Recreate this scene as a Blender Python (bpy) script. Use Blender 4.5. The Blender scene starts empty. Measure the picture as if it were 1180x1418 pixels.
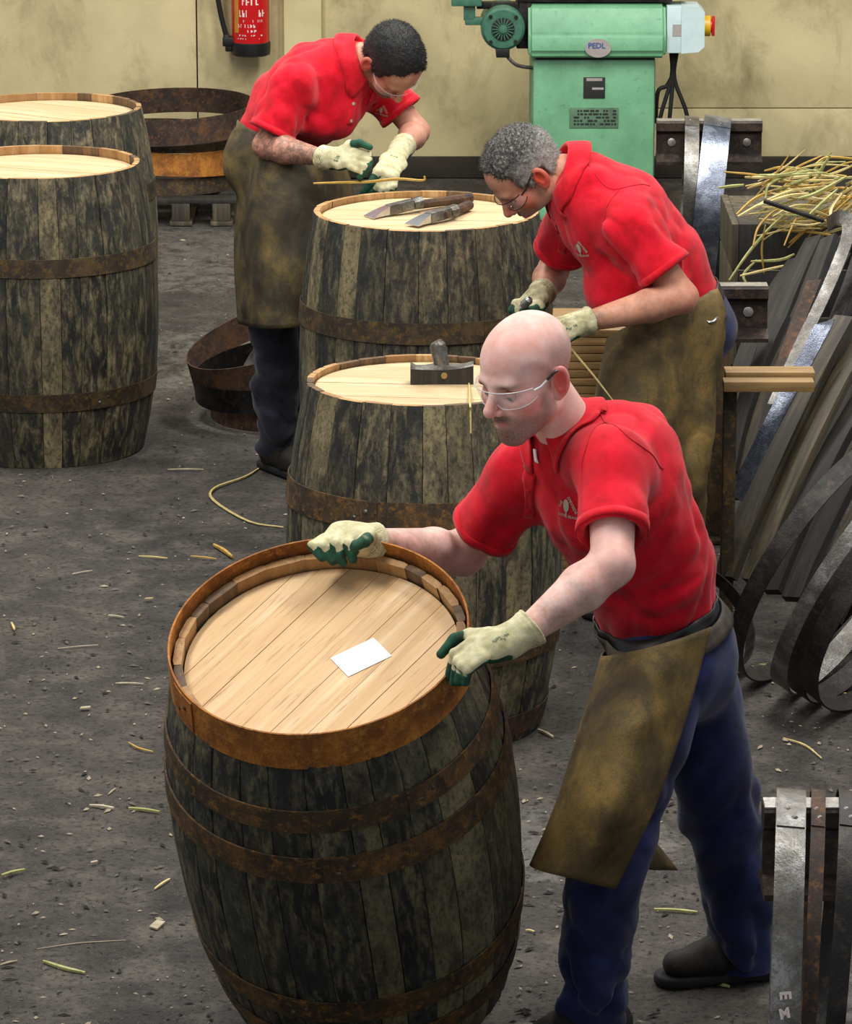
import bpy, bmesh, math, random
import numpy as np
from mathutils import Vector, Matrix
from mathutils.bvhtree import BVHTree

random.seed(7)
rng = np.random.default_rng(11)
scene = bpy.context.scene
C = scene.collection
PI = math.pi

# ------------------------------------------------------------------ camera
CAM_H = 3.43
PITCH = math.radians(14.5)
FPX = 5800.0
W, H = 1180.0, 1418.0
cam_d = bpy.data.cameras.new('camera')
cam = bpy.data.objects.new('camera', cam_d)
C.objects.link(cam)
cam.location = (0, 0, CAM_H)
cam.rotation_euler = (PI / 2 - PITCH, 0, 0)
cam_d.sensor_fit = 'HORIZONTAL'
cam_d.sensor_width = 36.0
cam_d.lens = FPX * 36.0 / W
cam_d.clip_start = 0.1
cam_d.clip_end = 200
scene.camera = cam

# ------------------------------------------------------------------ world, lights, exposure
scene.view_settings.view_transform = 'Standard'
scene.view_settings.look = 'None'
scene.view_settings.gamma = 1.0
scene.view_settings.use_curve_mapping = False
scene.view_settings.exposure = 0.22
world = bpy.data.worlds.new('hall_light')
scene.world = world
world.use_nodes = True
bg = world.node_tree.nodes['Background']
bg.inputs[0].default_value = (0.93, 0.96, 1.0, 1)
bg.inputs[1].default_value = 0.36

def area_light(name, loc, target, sx, sy, power, col=(1, 0.97, 0.92)):
    d = bpy.data.lights.new(name, 'AREA')
    d.shape = 'RECTANGLE'; d.size = sx; d.size_y = sy
    d.energy = power; d.color = col
    o = bpy.data.objects.new(name, d)
    o.location = loc
    o.rotation_euler = (Vector(target) - Vector(loc)).to_track_quat('-Z', 'Y').to_euler()
    C.objects.link(o)
    return o

# long fluorescent ceiling fittings of the workshop, hung above the row of barrels
area_light('ceiling_lamp', (-2.2, 8.0, 5.6), (-1.0, 10.0, 0), 0.7, 3.2, 172)
area_light('ceiling_lamp', (1.6, 9.5, 5.6), (0.6, 11.0, 0), 0.7, 3.2, 172)
area_light('ceiling_lamp', (-2.2, 14.0, 5.6), (-1.6, 15.5, 0), 0.7, 3.2, 215)
area_light('ceiling_lamp', (1.8, 14.8, 5.6), (1.2, 16.4, 0), 0.7, 3.2, 255)

# ------------------------------------------------------------------ helpers
def ray(px, py):
    u = (px - W / 2) / FPX; v = (py - H / 2) / FPX
    c, s = math.cos(PITCH), math.sin(PITCH)
    return Vector((u, c - v * s, -s - v * c))
def U(px, py, Y):
    d = ray(px, py); t = Y / d.y
    return Vector((d.x * t, Y, CAM_H + d.z * t))
def G(px, py, z=0.0):
    d = ray(px, py); t = (z - CAM_H) / d.z
    return Vector((d.x * t, d.y * t, z))

def srgb(r, g, b):
    def f(c):
        c /= 255.0
        return c / 12.92 if c <= 0.04045 else ((c + 0.055) / 1.055) ** 2.4
    return (f(r), f(g), f(b), 1.0)

def tag(o, label=None, cat=None, group=None, kind=None):
    if label: o['label'] = label
    if cat: o['category'] = cat
    if group: o['group'] = group
    if kind: o['kind'] = kind
    return o

def empty(name, loc=(0, 0, 0), rot=(0, 0, 0)):
    o = bpy.data.objects.new(name, None)
    o.empty_display_size = 0.1
    C.objects.link(o)
    o.location = loc; o.rotation_euler = rot
    return o

class MB:
    """collects shapes, then links them as one mesh object"""
    def __init__(self):
        self.v = []; self.f = []; self.m = []
    def add(self, vs, fs, mi=0, M=None):
        n = len(self.v)
        if M is not None: vs = [M @ Vector(p) for p in vs]
        self.v += [tuple(p) for p in vs]
        for f in fs:
            self.f.append(tuple(i + n for i in f)); self.m.append(mi)
        return self
    def box(self, a, b, mi=0, M=None, bev=0.0):
        x0, y0, z0 = a; x1, y1, z1 = b
        if bev <= 0:
            vs = [(x0,y0,z0),(x1,y0,z0),(x1,y1,z0),(x0,y1,z0),(x0,y0,z1),(x1,y0,z1),(x1,y1,z1),(x0,y1,z1)]
            fs = [(0,3,2,1),(4,5,6,7),(0,1,5,4),(1,2,6,5),(2,3,7,6),(3,0,4,7)]
            return self.add(vs, fs, mi, M)
        bm = bmesh.new()
        bmesh.ops.create_cube(bm, size=1)
        for v in bm.verts:
            v.co = Vector(((x0+x1)/2 + v.co.x*(x1-x0), (y0+y1)/2 + v.co.y*(y1-y0), (z0+z1)/2 + v.co.z*(z1-z0)))
        bmesh.ops.bevel(bm, geom=bm.edges[:], offset=bev, segments=2, affect='EDGES', profile=0.6)
        self.addbm(bm, mi, M)
        return self
    def addbm(self, bm, mi=0, M=None):
        bm.verts.ensure_lookup_table(); bm.verts.index_update()
        self.add([v.co.copy() for v in bm.verts], [[v.index for v in f.verts] for f in bm.faces], mi, M)
        bm.free()
        return self
    def lathe(self, prof, n=32, mi=0, M=None, cap=True):
        vs = []; fs = []
        for r, z in prof:
            for i in range(n):
                a = 2*PI*i/n; vs.append((r*math.cos(a), r*math.sin(a), z))
        for j in range(len(prof)-1):
            for i in range(n):
                k = (i+1) % n
                fs.append((j*n+i, j*n+k, (j+1)*n+k, (j+1)*n+i))
        if cap:
            fs.append(tuple(range(n-1, -1, -1)))
            fs.append(tuple((len(prof)-1)*n+i for i in range(n)))
        return self.add(vs, fs, mi, M)
    def tube(self, pts, r, n=8, mi=0, M=None, flat=None, cap=True):
        """round (or, with flat=(w,h,upvector), rectangular-oval) tube through points"""
        pts = [Vector(p) for p in pts]; m = len(pts)
        rs = r if isinstance(r, (list, tuple)) else [r]*m
        vs = []; fs = []; prev = None
        for j, p in enumerate(pts):
            t = (pts[min(j+1, m-1)] - pts[max(j-1, 0)]).normalized()
            if prev is None:
                up = Vector((0,0,1)) if abs(t.z) < 0.9 else Vector((1,0,0))
            else: up = prev
            s = t.cross(up)
            if s.length < 1e-6: s = t.orthogonal()
            s.normalize(); up2 = s.cross(t).normalized(); prev = up2
            for i in range(n):
                a = 2*PI*(i+0.5)/n
                vs.append(p + (s*math.cos(a) + up2*math.sin(a)) * rs[j])
        for j in range(m-1):
            for i in range(n):
                k = (i+1) % n
                fs.append((j*n+i, j*n+k, (j+1)*n+k, (j+1)*n+i))
        if cap:
            fs.append(tuple(range(n-1, -1, -1))); fs.append(tuple((m-1)*n+i for i in range(n)))
        return self.add(vs, fs, mi, M)
    def strip(self, pts, nrm, w, t, mi=0, M=None):
        """flat bar of width w and thickness t along pts; nrm[i] = normal of its broad face"""
        pts = [Vector(p) for p in pts]; m = len(pts); vs = []; fs = []
        for j, p in enumerate(pts):
            tg = (pts[min(j+1, m-1)] - pts[max(j-1, 0)]).normalized()
            nn = Vector(nrm[j]).normalized(); s = tg.cross(nn).normalized()
            ww = w[j] if isinstance(w, (list, tuple)) else w
            vs += [p - s*ww/2 - nn*t/2, p + s*ww/2 - nn*t/2, p + s*ww/2 + nn*t/2, p - s*ww/2 + nn*t/2]
        for j in range(m-1):
            for i in range(4):
                k = (i+1) % 4
                fs.append((j*4+i, j*4+k, (j+1)*4+k, (j+1)*4+i))
        fs.append((3,2,1,0)); fs.append(tuple((m-1)*4+i for i in range(4)))
        return self.add(vs, fs, mi, M)
    def prism(self, poly, z0, z1, mi=0, M=None):
        n = len(poly)
        vs = [(x, y, z0) for x, y in poly] + [(x, y, z1) for x, y in poly]
        fs = [tuple(range(n-1, -1, -1)), tuple(range(n, 2*n))]
        for i in range(n):
            k = (i+1) % n; fs.append((i, k, n+k, n+i))
        return self.add(vs, fs, mi, M)
    def mesh(self, name, mats, angle=35):
        me = bpy.data.meshes.new(name)
        me.from_pydata(self.v, [], self.f)
        if not isinstance(mats, (list, tuple)): mats = [mats]
        for m in mats: me.materials.append(m)
        if len(mats) > 1: me.polygons.foreach_set('material_index', self.m)
        bm = bmesh.new(); bm.from_mesh(me)
        bmesh.ops.recalc_face_normals(bm, faces=bm.faces[:])
        bm.to_mesh(me); bm.free()
        if angle:
            me.polygons.foreach_set('use_smooth', [True]*len(me.polygons))
            me.set_sharp_from_angle(angle=math.radians(angle))
        me.update()
        return me
    def build(self, name, mats, parent=None, angle=35):
        o = bpy.data.objects.new(name, self.mesh(name, mats, angle))
        C.objects.link(o)
        if parent is not None: o.parent = parent
        return o

def link(name, me, parent=None):
    o = bpy.data.objects.new(name, me); C.objects.link(o)
    if parent is not None: o.parent = parent
    return o

def copy_tree(o, parent=None):
    c = o.copy(); C.objects.link(c)
    if parent is not None: c.parent = parent
    for ch in list(o.children): copy_tree(ch, c)
    return c

def catmull(pts, n=8):
    pts = [Vector(p) for p in pts]; out = []
    P = [pts[0]*2 - pts[1]] + pts + [pts[-1]*2 - pts[-2]]
    for i in range(1, len(P)-2):
        for k in range(n):
            t = k/n; a, b, c, d = P[i-1], P[i], P[i+1], P[i+2]
            out.append(0.5*((2*b) + (c-a)*t + (2*a-5*b+4*c-d)*t*t + (3*b-a-3*c+d)*t**3))
    out.append(pts[-1]); return out

# ------------------------------------------------------------------ materials
class NT:
    def __init__(self, name, rough=0.7, metal=0.0, spec=0.5):
        self.mat = bpy.data.materials.new(name); self.mat.use_nodes = True
        self.t = self.mat.node_tree; self.n = self.t.nodes
        self.b = self.n['Principled BSDF']
        self.b.inputs['Roughness'].default_value = rough
        self.b.inputs['Metallic'].default_value = metal
        self.b.inputs['Specular IOR Level'].default_value = spec
    def node(self, ty, **kw):
        nd = self.n.new(ty)
        for k, v in kw.items():
            if k.startswith('i_'): nd.inputs[k[2:].replace('_', ' ')].default_value = v
            else: setattr(nd, k, v)
        return nd
    def l(self, a, b): self.t.links.new(a, b)
    def coords(self, scale=(1,1,1), rnd=0.0, kind='Object'):
        tc = self.node('ShaderNodeTexCoord'); mp = self.node('ShaderNodeMapping')
        mp.inputs['Scale'].default_value = scale
        self.l(tc.outputs[kind], mp.inputs['Vector'])
        if rnd:
            oi = self.node('ShaderNodeObjectInfo')
            mul = self.node('ShaderNodeMath', operation='MULTIPLY'); mul.inputs[1].default_value = rnd
            self.l(oi.outputs['Random'], mul.inputs[0]); self.l(mul.outputs[0], mp.inputs['Location'])
        return mp.outputs[0]
    def noise(self, vec, scale, detail=4, rough=0.6, dist=0.0):
        nd = self.node('ShaderNodeTexNoise')
        nd.inputs['Scale'].default_value = scale; nd.inputs['Detail'].default_value = detail
        nd.inputs['Roughness'].default_value = rough; nd.inputs['Distortion'].default_value = dist
        self.l(vec, nd.inputs['Vector']); return nd.outputs['Fac']
    def ramp(self, fac, stops, interp='LINEAR'):
        nd = self.node('ShaderNodeValToRGB'); cr = nd.color_ramp; cr.interpolation = interp
        while len(cr.elements) < len(stops): cr.elements.new(0.5)
        for e, (p, c) in zip(cr.elements, stops):
            e.position = p; e.color = c if len(c) == 4 else (*c, 1)
        self.l(fac, nd.inputs[0]); return nd.outputs[0]
    def mix(self, fac, a, b, mode='MIX'):
        nd = self.node('ShaderNodeMix', data_type='RGBA', blend_type=mode)
        for sock, val in ((nd.inputs[0], fac), (nd.inputs[6], a), (nd.inputs[7], b)):
            if isinstance(val, bpy.types.NodeSocket): self.l(val, sock)
            else: sock.default_value = val
        return nd.outputs[2]
    def math(self, op, a, b=None, clamp=False):
        nd = self.node('ShaderNodeMath', operation=op, use_clamp=clamp)
        for i, val in enumerate((a, b)):
            if val is None: continue
            if isinstance(val, bpy.types.NodeSocket): self.l(val, nd.inputs[i])
            else: nd.inputs[i].default_value = val
        return nd.outputs[0]
    def bw(self, lo, hi): return [(lo, (0,0,0,1)), (hi, (1,1,1,1))]
    def attr(self, name):
        return self.node('ShaderNodeAttribute', attribute_name=name).outputs['Fac']
    def rand(self): return self.node('ShaderNodeObjectInfo').outputs['Random']
    def color(self, c):
        if isinstance(c, bpy.types.NodeSocket): self.l(c, self.b.inputs['Base Color'])
        else: self.b.inputs['Base Color'].default_value = c
        return self
    def rough(self, c):
        self.l(c, self.b.inputs['Roughness']); return self
    def bump(self, h, strength=0.3, dist=0.01):
        nd = self.node('ShaderNodeBump'); nd.inputs['Strength'].default_value = strength
        nd.inputs['Distance'].default_value = dist
        self.l(h, nd.inputs['Height']); self.l(nd.outputs[0], self.b.inputs['Normal']); return self

def plain(name, col, rough=0.6, metal=0.0, var=0.25, scale=25, bump=0.15):
    m = NT(name, rough, metal)
    v = m.coords()
    n = m.noise(v, scale, 5)
    dark = tuple(c*(1-var) for c in col[:3]) + (1,); lite = tuple(min(1, c*(1+var)) for c in col[:3]) + (1,)
    m.color(m.ramp(n, [(0.3, dark), (0.7, lite)]))
    if bump: m.bump(n, bump, 0.004)
    return m.mat

MAT = {}
# weathered dark barrel stave: streaks run along the stave (local z)
def stave_mat(name, base, lite, green):
    m = NT(name, 0.72)
    v = m.coords((1, 1, 0.26), rnd=37.0)
    v2 = m.coords((1, 1, 0.6), rnd=11.0)
    streak = m.noise(v, 42, 6, 0.65, 0.4)
    blot = m.noise(v2, 7.5, 6, 0.68, 0.3)
    fine = m.noise(v2, 90, 3, 0.7)
    c = m.ramp(blot, [(0.34, base[0]), (0.5, base[1]), (0.66, base[2])])
    c = m.mix(m.ramp(streak, m.bw(0.46, 0.72)), c, lite)
    rd = m.rand()
    c = m.mix(m.ramp(rd, [(0.15, (0.55,0.55,0.55,1)), (0.5, (0.25,0.25,0.25,1)), (0.9, (0,0,0,1))]), c, base[0])
    lr = m.ramp(m.math('FRACT', m.math('MULTIPLY', rd, 7.3)), m.bw(0.70, 1.0))
    c = m.mix(m.math('MULTIPLY', lr, m.ramp(blot, m.bw(0.3, 0.62))), c, lite)
    c = m.mix(m.math('MULTIPLY', m.ramp(m.noise(v2, 3.1, 4), m.bw(0.5, 0.72)), 0.5), c, green)
    c = m.mix(m.ramp(fine, [(0.36, (1,1,1,1)), (0.52, (0,0,0,1))]), c, m.mix(0.6, c, (0.004,0.004,0.004,1)))
    sc = m.noise(m.coords((1,1,0.22), rnd=19.0), 26, 8, 0.75, 0.2)
    c = m.mix(m.math('MULTIPLY', m.ramp(sc, m.bw(0.58, 0.70)), 0.7), c, m.mix(0.5, lite, srgb(128,128,120)))
    dk = m.noise(m.coords((1,1,0.5), rnd=29.0), 13, 7, 0.75, 0.3)
    c = m.mix(m.math('MULTIPLY', m.ramp(dk, m.bw(0.52, 0.66)), 0.85), c, base[0])
    m.color(c)
    h = m.math('ADD', streak, m.math('MULTIPLY', fine, 0.6))
    m.bump(h, 0.55, 0.006)
    return m.mat
MAT['stave'] = stave_mat('weathered_stave', [srgb(16,16,15), srgb(48,45,38), srgb(88,80,58)], srgb(150,136,98), srgb(58,64,52))
MAT['stave_dark'] = stave_mat('dark_stave', [srgb(10,10,11), srgb(36,37,33), srgb(74,70,52)], srgb(132,122,90), srgb(38,50,48))  # darker-toned staves of the tipped barrel

def oak(name, cols, grain_axis=(1, 0.06, 1), rnd=23.0, bump=0.15):
    m = NT(name, 0.6)
    v = m.coords(grain_axis, rnd=rnd)
    g = m.noise(v, 30, 6, 0.62, 0.9)
    f = m.noise(v, 160, 3, 0.6, 0.2)
    b = m.noise(m.coords((1,1,1), rnd=5.0), 4.5, 4)
    c = m.ramp(g, [(0.3, cols[0]), (0.52, cols[1]), (0.7, cols[2])])
    c = m.mix(m.math('MULTIPLY', m.ramp(b, m.bw(0.45, 0.75)), 0.45), c, cols[0])
    rd = m.rand()
    c = m.mix(m.math('MULTIPLY', m.ramp(rd, m.bw(0.2, 1.0)), 0.75), c, cols[3])
    c = m.mix(m.ramp(f, [(0.30, (0.5,0.5,0.5,1)), (0.42, (0,0,0,1))]), c, cols[4])
    m.color(c); m.bump(g, bump, 0.003)
    return m.mat
MAT['oak'] = oak('fresh_oak', [srgb(194,154,106), srgb(214,180,134), srgb(230,204,166), srgb(206,168,120), srgb(138,98,60)])
MAT['oak_pale'] = oak('pale_oak', [srgb(184,156,114), srgb(206,184,144), srgb(218,200,166), srgb(194,164,122), srgb(148,116,78)])
MAT['chime'] = oak('cut_chime', [srgb(150,110,64), srgb(182,142,92), srgb(204,170,122), srgb(130,92,54), srgb(84,58,34)], (1,1,0.1))
MAT['chime_old'] = oak('aged_chime', [srgb(70,54,38), srgb(104,80,54), srgb(140,106,70), srgb(60,46,34), srgb(30,24,18)], (1,1,0.1))
MAT['plank'] = oak('old_plank', [srgb(130,100,58), srgb(168,134,82), srgb(196,162,104), srgb(120,92,56), srgb(60,46,28)], (0.06,1,1), bump=0.4)
MAT['grey_wood'] = oak('grey_wood', [srgb(44,40,33), srgb(78,70,54), srgb(120,108,80), srgb(34,31,27), srgb(16,15,13)], (1,1,0.05), bump=0.6)
MAT['dark_wood'] = oak('dark_wood', [srgb(24,22,21), srgb(44,40,36), srgb(70,64,54), srgb(26,24,22), srgb(10,9,8)], (1,1,0.05), bump=0.6)

def rust(name, a, b, c_, d, rough=0.75, metal=0.15, hi=0.62, rnd=9.0):
    m = NT(name, rough, metal)
    v = m.coords((1,1,1), rnd=rnd)
    n1 = m.noise(v, 9, 6, 0.7, 0.3); n2 = m.noise(v, 48, 5, 0.7); n3 = m.noise(v, 210, 2)
    c = m.ramp(n1, [(0.32, a), (0.5, b), (hi, c_)])
    c = m.mix(m.ramp(n2, m.bw(0.52, 0.72)), c, d)
    c = m.mix(m.ramp(n3, [(0.3, (0.6,0.6,0.6,1)), (0.5, (0,0,0,1))]), c, a)
    m.color(c); m.bump(m.math('ADD', n2, n3), 0.25, 0.003)
    return m.mat
MAT['rust'] = rust('bright_rust', srgb(96,58,24), srgb(150,90,32), srgb(184,120,44), srgb(196,134,52))
MAT['rust_dark'] = rust('dark_rust', srgb(28,24,20), srgb(54,44,30), srgb(84,66,38), srgb(118,86,34))
MAT['rust_mid'] = rust('mid_rust', srgb(34,28,22), srgb(66,52,34), srgb(104,76,40), srgb(146,102,42))
MAT['rust_brown'] = rust('brown_rust', srgb(32,24,20), srgb(58,44,36), srgb(92,64,42), srgb(120,76,40))
MAT['iron_dark'] = rust('dark_iron', srgb(16,15,15), srgb(32,30,29), srgb(54,50,46), srgb(66,56,46), 0.5, 0.5)
MAT['steel'] = rust('blued_steel', srgb(70,74,84), srgb(112,118,132), srgb(160,168,182), srgb(134,142,158), 0.33, 0.85)
MAT['steel_grey'] = rust('grey_steel', srgb(64,62,60), srgb(104,102,98), srgb(146,146,144), srgb(110,100,84), 0.42, 0.7)
MAT['rail'] = rust('rail_iron', srgb(26,22,20), srgb(46,38,34), srgb(70,56,46), srgb(92,70,52), 0.6, 0.4)
MAT['rail_top'] = rust('worn_rail_top', srgb(120,116,112), srgb(168,164,160), srgb(200,198,194), srgb(150,140,128), 0.35, 0.6)
MAT['chrome'] = plain('bright_metal', srgb(190,190,190), 0.25, 0.9, 0.1)
MAT['black'] = plain('black_plastic', srgb(16,16,17), 0.5, 0, 0.3)
MAT['black_rubber'] = plain('black_rubber', srgb(12,12,12), 0.8, 0, 0.3)
MAT['white_paper'] = plain('white_card', srgb(246,246,250), 0.8, 0, 0.02, bump=0)
MAT['straw'] = oak('reed_straw', [srgb(180,158,96), srgb(206,188,128), srgb(224,210,160), srgb(190,168,100), srgb(124,104,60)], (1,1,1))
MAT['straw_green'] = oak('green_reed', [srgb(128,132,74), srgb(160,160,100), srgb(192,190,130), srgb(150,148,80), srgb(90,90,50)], (1,1,1))
MAT['straw_gold'] = oak('golden_reed', [srgb(160,124,52), srgb(192,154,72), srgb(214,182,100), srgb(182,146,62), srgb(110,80,32)], (1,1,1))
MAT['chip'] = oak('wood_chip', [srgb(150,136,112), srgb(178,166,142), srgb(204,194,172), srgb(150,130,100), srgb(90,80,62)], (1,1,1))

# packed dirt floor with damp scuffs, their sheen in the pale colour
m = NT('dirt_floor', 0.85, 0, 0.35)
v = m.coords()
big = m.noise(v, 0.9, 5, 0.6); mid = m.noise(v, 5.5, 7, 0.66, 0.3); fine = m.noise(v, 55, 5, 0.72); grit = m.noise(v, 190, 2, 0.6)
c = m.ramp(mid, [(0.32, srgb(36,34,33)), (0.5, srgb(62,58,55)), (0.66, srgb(92,87,80))])
c = m.mix(m.ramp(big, m.bw(0.36, 0.7)), c, m.mix(0.5, c, srgb(88,82,73)))
c = m.mix(m.ramp(fine, [(0.36, (0.85,0.85,0.85,1)), (0.5, (0,0,0,1))]), c, srgb(28,26,25))
c = m.mix(m.ramp(grit, m.bw(0.66, 0.74)), c, srgb(134,126,112))
# damp, worn patches with ragged outlines; wet sheen put into a paler colour
wet = None
for (wx, wy, rad) in ((0.34, 9.95, 0.52), (-0.42, 8.3, 0.5), (0.33, 8.55, 0.42), (-1.2, 17.6, 1.3), (0.9, 8.9, 0.3), (-1.0, 15.6, 0.9)):
    vm = m.node('ShaderNodeVectorMath', operation='DISTANCE'); tc = m.node('ShaderNodeTexCoord')
    m.l(tc.outputs['Object'], vm.inputs[0]); vm.inputs[1].default_value = (wx, wy, 0)
    f = m.math('SUBTRACT', 1.0, m.math('DIVIDE', vm.outputs['Value'], rad), clamp=True)
    wet = f if wet is None else m.math('MAXIMUM', wet, f)
rag = m.noise(m.coords((1.6, 1.2, 1)), 9, 8, 0.75, 0.2)
wm = m.ramp(m.math('MULTIPLY', m.ramp(wet, m.bw(0.0, 0.5)), rag), m.bw(0.42, 0.58))
c = m.mix(m.math('MULTIPLY', wm, 0.6), c, srgb(118,115,110))
m.color(c)
m.rough(m.ramp(wm, [(0, (0.85,0.85,0.85,1)), (1, (0.42,0.42,0.42,1))]))
m.bump(m.math('ADD', m.math('MULTIPLY', mid, 1.6), m.math('ADD', fine, m.math('MULTIPLY', grit, 0.3))), 0.6, 0.02)
MAT['floor'] = m.mat

# grubby cream painted wall
m = NT('cream_wall', 0.75)
v = m.coords()
big = m.noise(v, 1.1, 6, 0.6, 0.3); st = m.noise(m.coords((1.2, 1, 0.7)), 3.2, 7, 0.7, 0.5); sp = m.noise(v, 15, 5, 0.75)
c = m.ramp(big, [(0.32, srgb(160,148,110)), (0.5, srgb(204,188,142)), (0.68, srgb(222,206,158))])
c = m.mix(m.math('MULTIPLY', m.ramp(st, m.bw(0.50, 0.76)), 0.75), c, srgb(126,112,78))
c = m.mix(m.math('MULTIPLY', m.ramp(sp, m.bw(0.66, 0.76)), 0.6), c, srgb(96,86,66))
m.color(c); m.bump(sp, 0.2, 0.01)
MAT['wall'] = m.mat
m = NT('pilaster_paint', 0.75)
v = m.coords(); big = m.noise(v, 2.1, 6, 0.6, 0.3)
m.color(m.ramp(big, [(0.3, srgb(196,184,134)), (0.7, srgb(224,212,162))])); MAT['pilaster'] = m.mat
MAT['skirting'] = plain('dark_skirting', srgb(44,38,28), 0.85, 0, 0.4, 8)

m = NT('machine_green', 0.5)
v = m.coords()
n1 = m.noise(v, 5, 6, 0.7); n2 = m.noise(v, 28, 4, 0.7)
c = m.ramp(n1, [(0.3, srgb(94,150,112)), (0.7, srgb(122,180,138))])
c = m.mix(m.math('MULTIPLY', m.ramp(n2, m.bw(0.6, 0.74)), 0.55), c, srgb(64,98,72))
m.color(c); m.bump(n2, 0.1, 0.004); MAT['green'] = m.mat
MAT['green_dark'] = plain('dusty_green', srgb(84,116,90), 0.7, 0, 0.4, 12)
MAT['motor_green'] = plain('motor_green', srgb(58,104,84), 0.5, 0, 0.25, 30)
MAT['switch_box'] = plain('pale_blue_plastic', srgb(196,216,216), 0.4, 0, 0.05)
MAT['yellow'] = plain('yellow_plastic', srgb(222,176,24), 0.4, 0, 0.08)
MAT['red_plastic'] = plain('red_plastic', srgb(196,24,20), 0.4, 0, 0.1)
MAT['ext_red'] = plain('extinguisher_red', srgb(190,14,18), 0.3, 0, 0.1)
MAT['print_white'] = plain('white_print', srgb(228,214,206), 0.7, 0, 0.08, bump=0)
MAT['print_gold'] = plain('gold_print', srgb(196,130,40), 0.7, 0, 0.1, bump=0)
MAT['print_dark'] = plain('dark_print', srgb(34,34,34), 0.7, 0, 0.2, bump=0)
MAT['print_blue'] = plain('blue_print', srgb(66,84,140), 0.7, 0, 0.2, bump=0)
MAT['plate_grey'] = plain('plate_grey', srgb(168,160,156), 0.5, 0.2, 0.12)

# ------------------------------------------------------------------ the setting
WY = 19.6
def make_floor():
    xs = np.linspace(-6, 6, 181); ys = np.linspace(5.5, 21.5, 321)
    X, Y = np.meshgrid(xs, ys)
    Z = 0.0025*np.sin(3.1*X + 1.3*np.sin(2.2*Y)) * np.sin(2.7*Y + 0.8*np.sin(3.3*X)) + 0.0018*np.sin(9*X+2*np.sin(7*Y))*np.sin(8.3*Y) - 0.0035
    nx, ny = len(xs), len(ys)
    v = np.stack([X, Y, Z], -1).reshape(-1, 3)
    i = np.arange(nx*ny).reshape(ny, nx)
    f = np.stack([i[:-1,:-1], i[:-1,1:], i[1:,1:], i[1:,:-1]], -1).reshape(-1, 4)
    me = bpy.data.meshes.new('floor'); me.from_pydata(v.tolist(), [], f.tolist())
    me.materials.append(MAT['floor']); me.polygons.foreach_set('use_smooth', [True]*len(f))
    o = link('floor', me); o['kind'] = 'structure'
make_floor()

def wall_x(px): return (px - 590) / FPX * (WY * math.cos(PITCH) + 2.9 * math.sin(PITCH))
wz = lambda py: U(590, py, WY).z
wall = MB().box((-7, WY+0.03, -0.02), (7, WY+0.25, 4.2)).build('wall_back', MAT['skirting'], angle=0); wall['kind'] = 'structure'
xj = wall_x(273); zc = wz(150); xp0, xp1 = wall_x(394), wall_x(446)
def panel(x0, x1, z0, z1):
    MB().box((x0, WY, z0), (x1, WY+0.035, z1), bev=0.004).build('panel', MAT['wall'], wall)
panel(-7, xj-0.003, 0, 4.2)
panel(xj+0.003, 1.05, 0, 4.2)
panel(1.052, 7, 0, zc-0.002); panel(1.052, 7, zc+0.002, 4.2)
pil = MB().box((xp0, WY-0.06, 0), (xp1, WY, 4.2), bev=0.006).build('pilaster', MAT['pilaster'], wall)
bb = MB().box((-7, WY-0.075, 0), (xp0, WY, 0.10), bev=0.004).box((xp1, WY-0.03, 0), (7, WY, 0.10), bev=0.004)
bb.box((xp0-0.01, WY-0.085, 0), (xp1+0.01, WY, 0.10), bev=0.004)
bbo = bb.build('baseboard_back', MAT['skirting']); bbo['kind'] = 'structure'

# ------------------------------------------------------------------ barrels
def ring_band(r_of_z, z0, z1, t=0.003, n=72, nz=3, wob=0.0):
    """flat iron hoop: outer and inner skin between z0 and z1"""
    mb = MB(); vs = []; fs = []
    zs = [z0 + (z1-z0)*k/(nz-1) for k in range(nz)]
    prof = [(r_of_z(z)+t, z) for z in zs] + [(r_of_z(z), z) for z in reversed(zs)]
    m = len(prof)
    for i in range(n):
        a = 2*PI*i/n; w = 1 + wob*math.sin(2*a+0.7)
        for r, z in prof: vs.append((r*w*math.cos(a), r*w*math.sin(a), z))
    for i in range(n):
        k = (i+1) % n
        for j in range(m):
            l = (j+1) % m
            fs.append((i*m+j, k*m+j, k*m+l, i*m+l))
    return mb.add(vs, fs)

def rivets(hoop, r_of_z, zmid, t, ang, mat, w, n=2):
    for q in range(n):
        a = ang + (q-0.5)*0.09
        r = r_of_z(zmid) + t
        M = Matrix.Translation((r*math.cos(a), r*math.sin(a), zmid + (q-0.5)*w*0.25)) @ Matrix.Rotation(a, 4, 'Z') @ Matrix.Rotation(PI/2, 4, 'Y')
        MB().lathe([(0.007, -0.002), (0.006, 0.003), (0.003, 0.005)], 8, 0, M).build('rivet', mat, hoop)
    # lap of the hoop ends
    vs = []; fs = []; aw = 0.13
    for k in range(5):
        a = ang + (k/4-0.5)*aw*2
        for z in (zmid-w*0.47, zmid+w*0.47):
            rr = r_of_z(z) + t
            vs += [(rr*math.cos(a), rr*math.sin(a), z), ((rr+0.0028)*math.cos(a), (rr+0.0028)*math.sin(a), z)]
    for k in range(4):
        o = k*4; p = o+4
        fs += [(o+1, p+1, p+3, o+3), (o, o+1, p+1, p) , (o+2, p+2, p+3, o+3)]
    fs += [(0,1,3,2), (16,18,19,17)]
    MB().add(vs, fs).build('hoop_lap', hoop.data.materials[0], hoop)

def strip_of_circle(r, x0, x1, n=10):
    """outline of the part of a disc between x0 and x1 (boards run along y)"""
    x0 = max(x0, -r*0.9995); x1 = min(x1, r*0.9995)
    top = [(x0 + (x1-x0)*k/n, math.sqrt(max(0, r*r-(x0+(x1-x0)*k/n)**2))) for k in range(n+1)]
    return [(x, -y) for x, y in top] + [(x, y) for x, y in reversed(top)]

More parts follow.
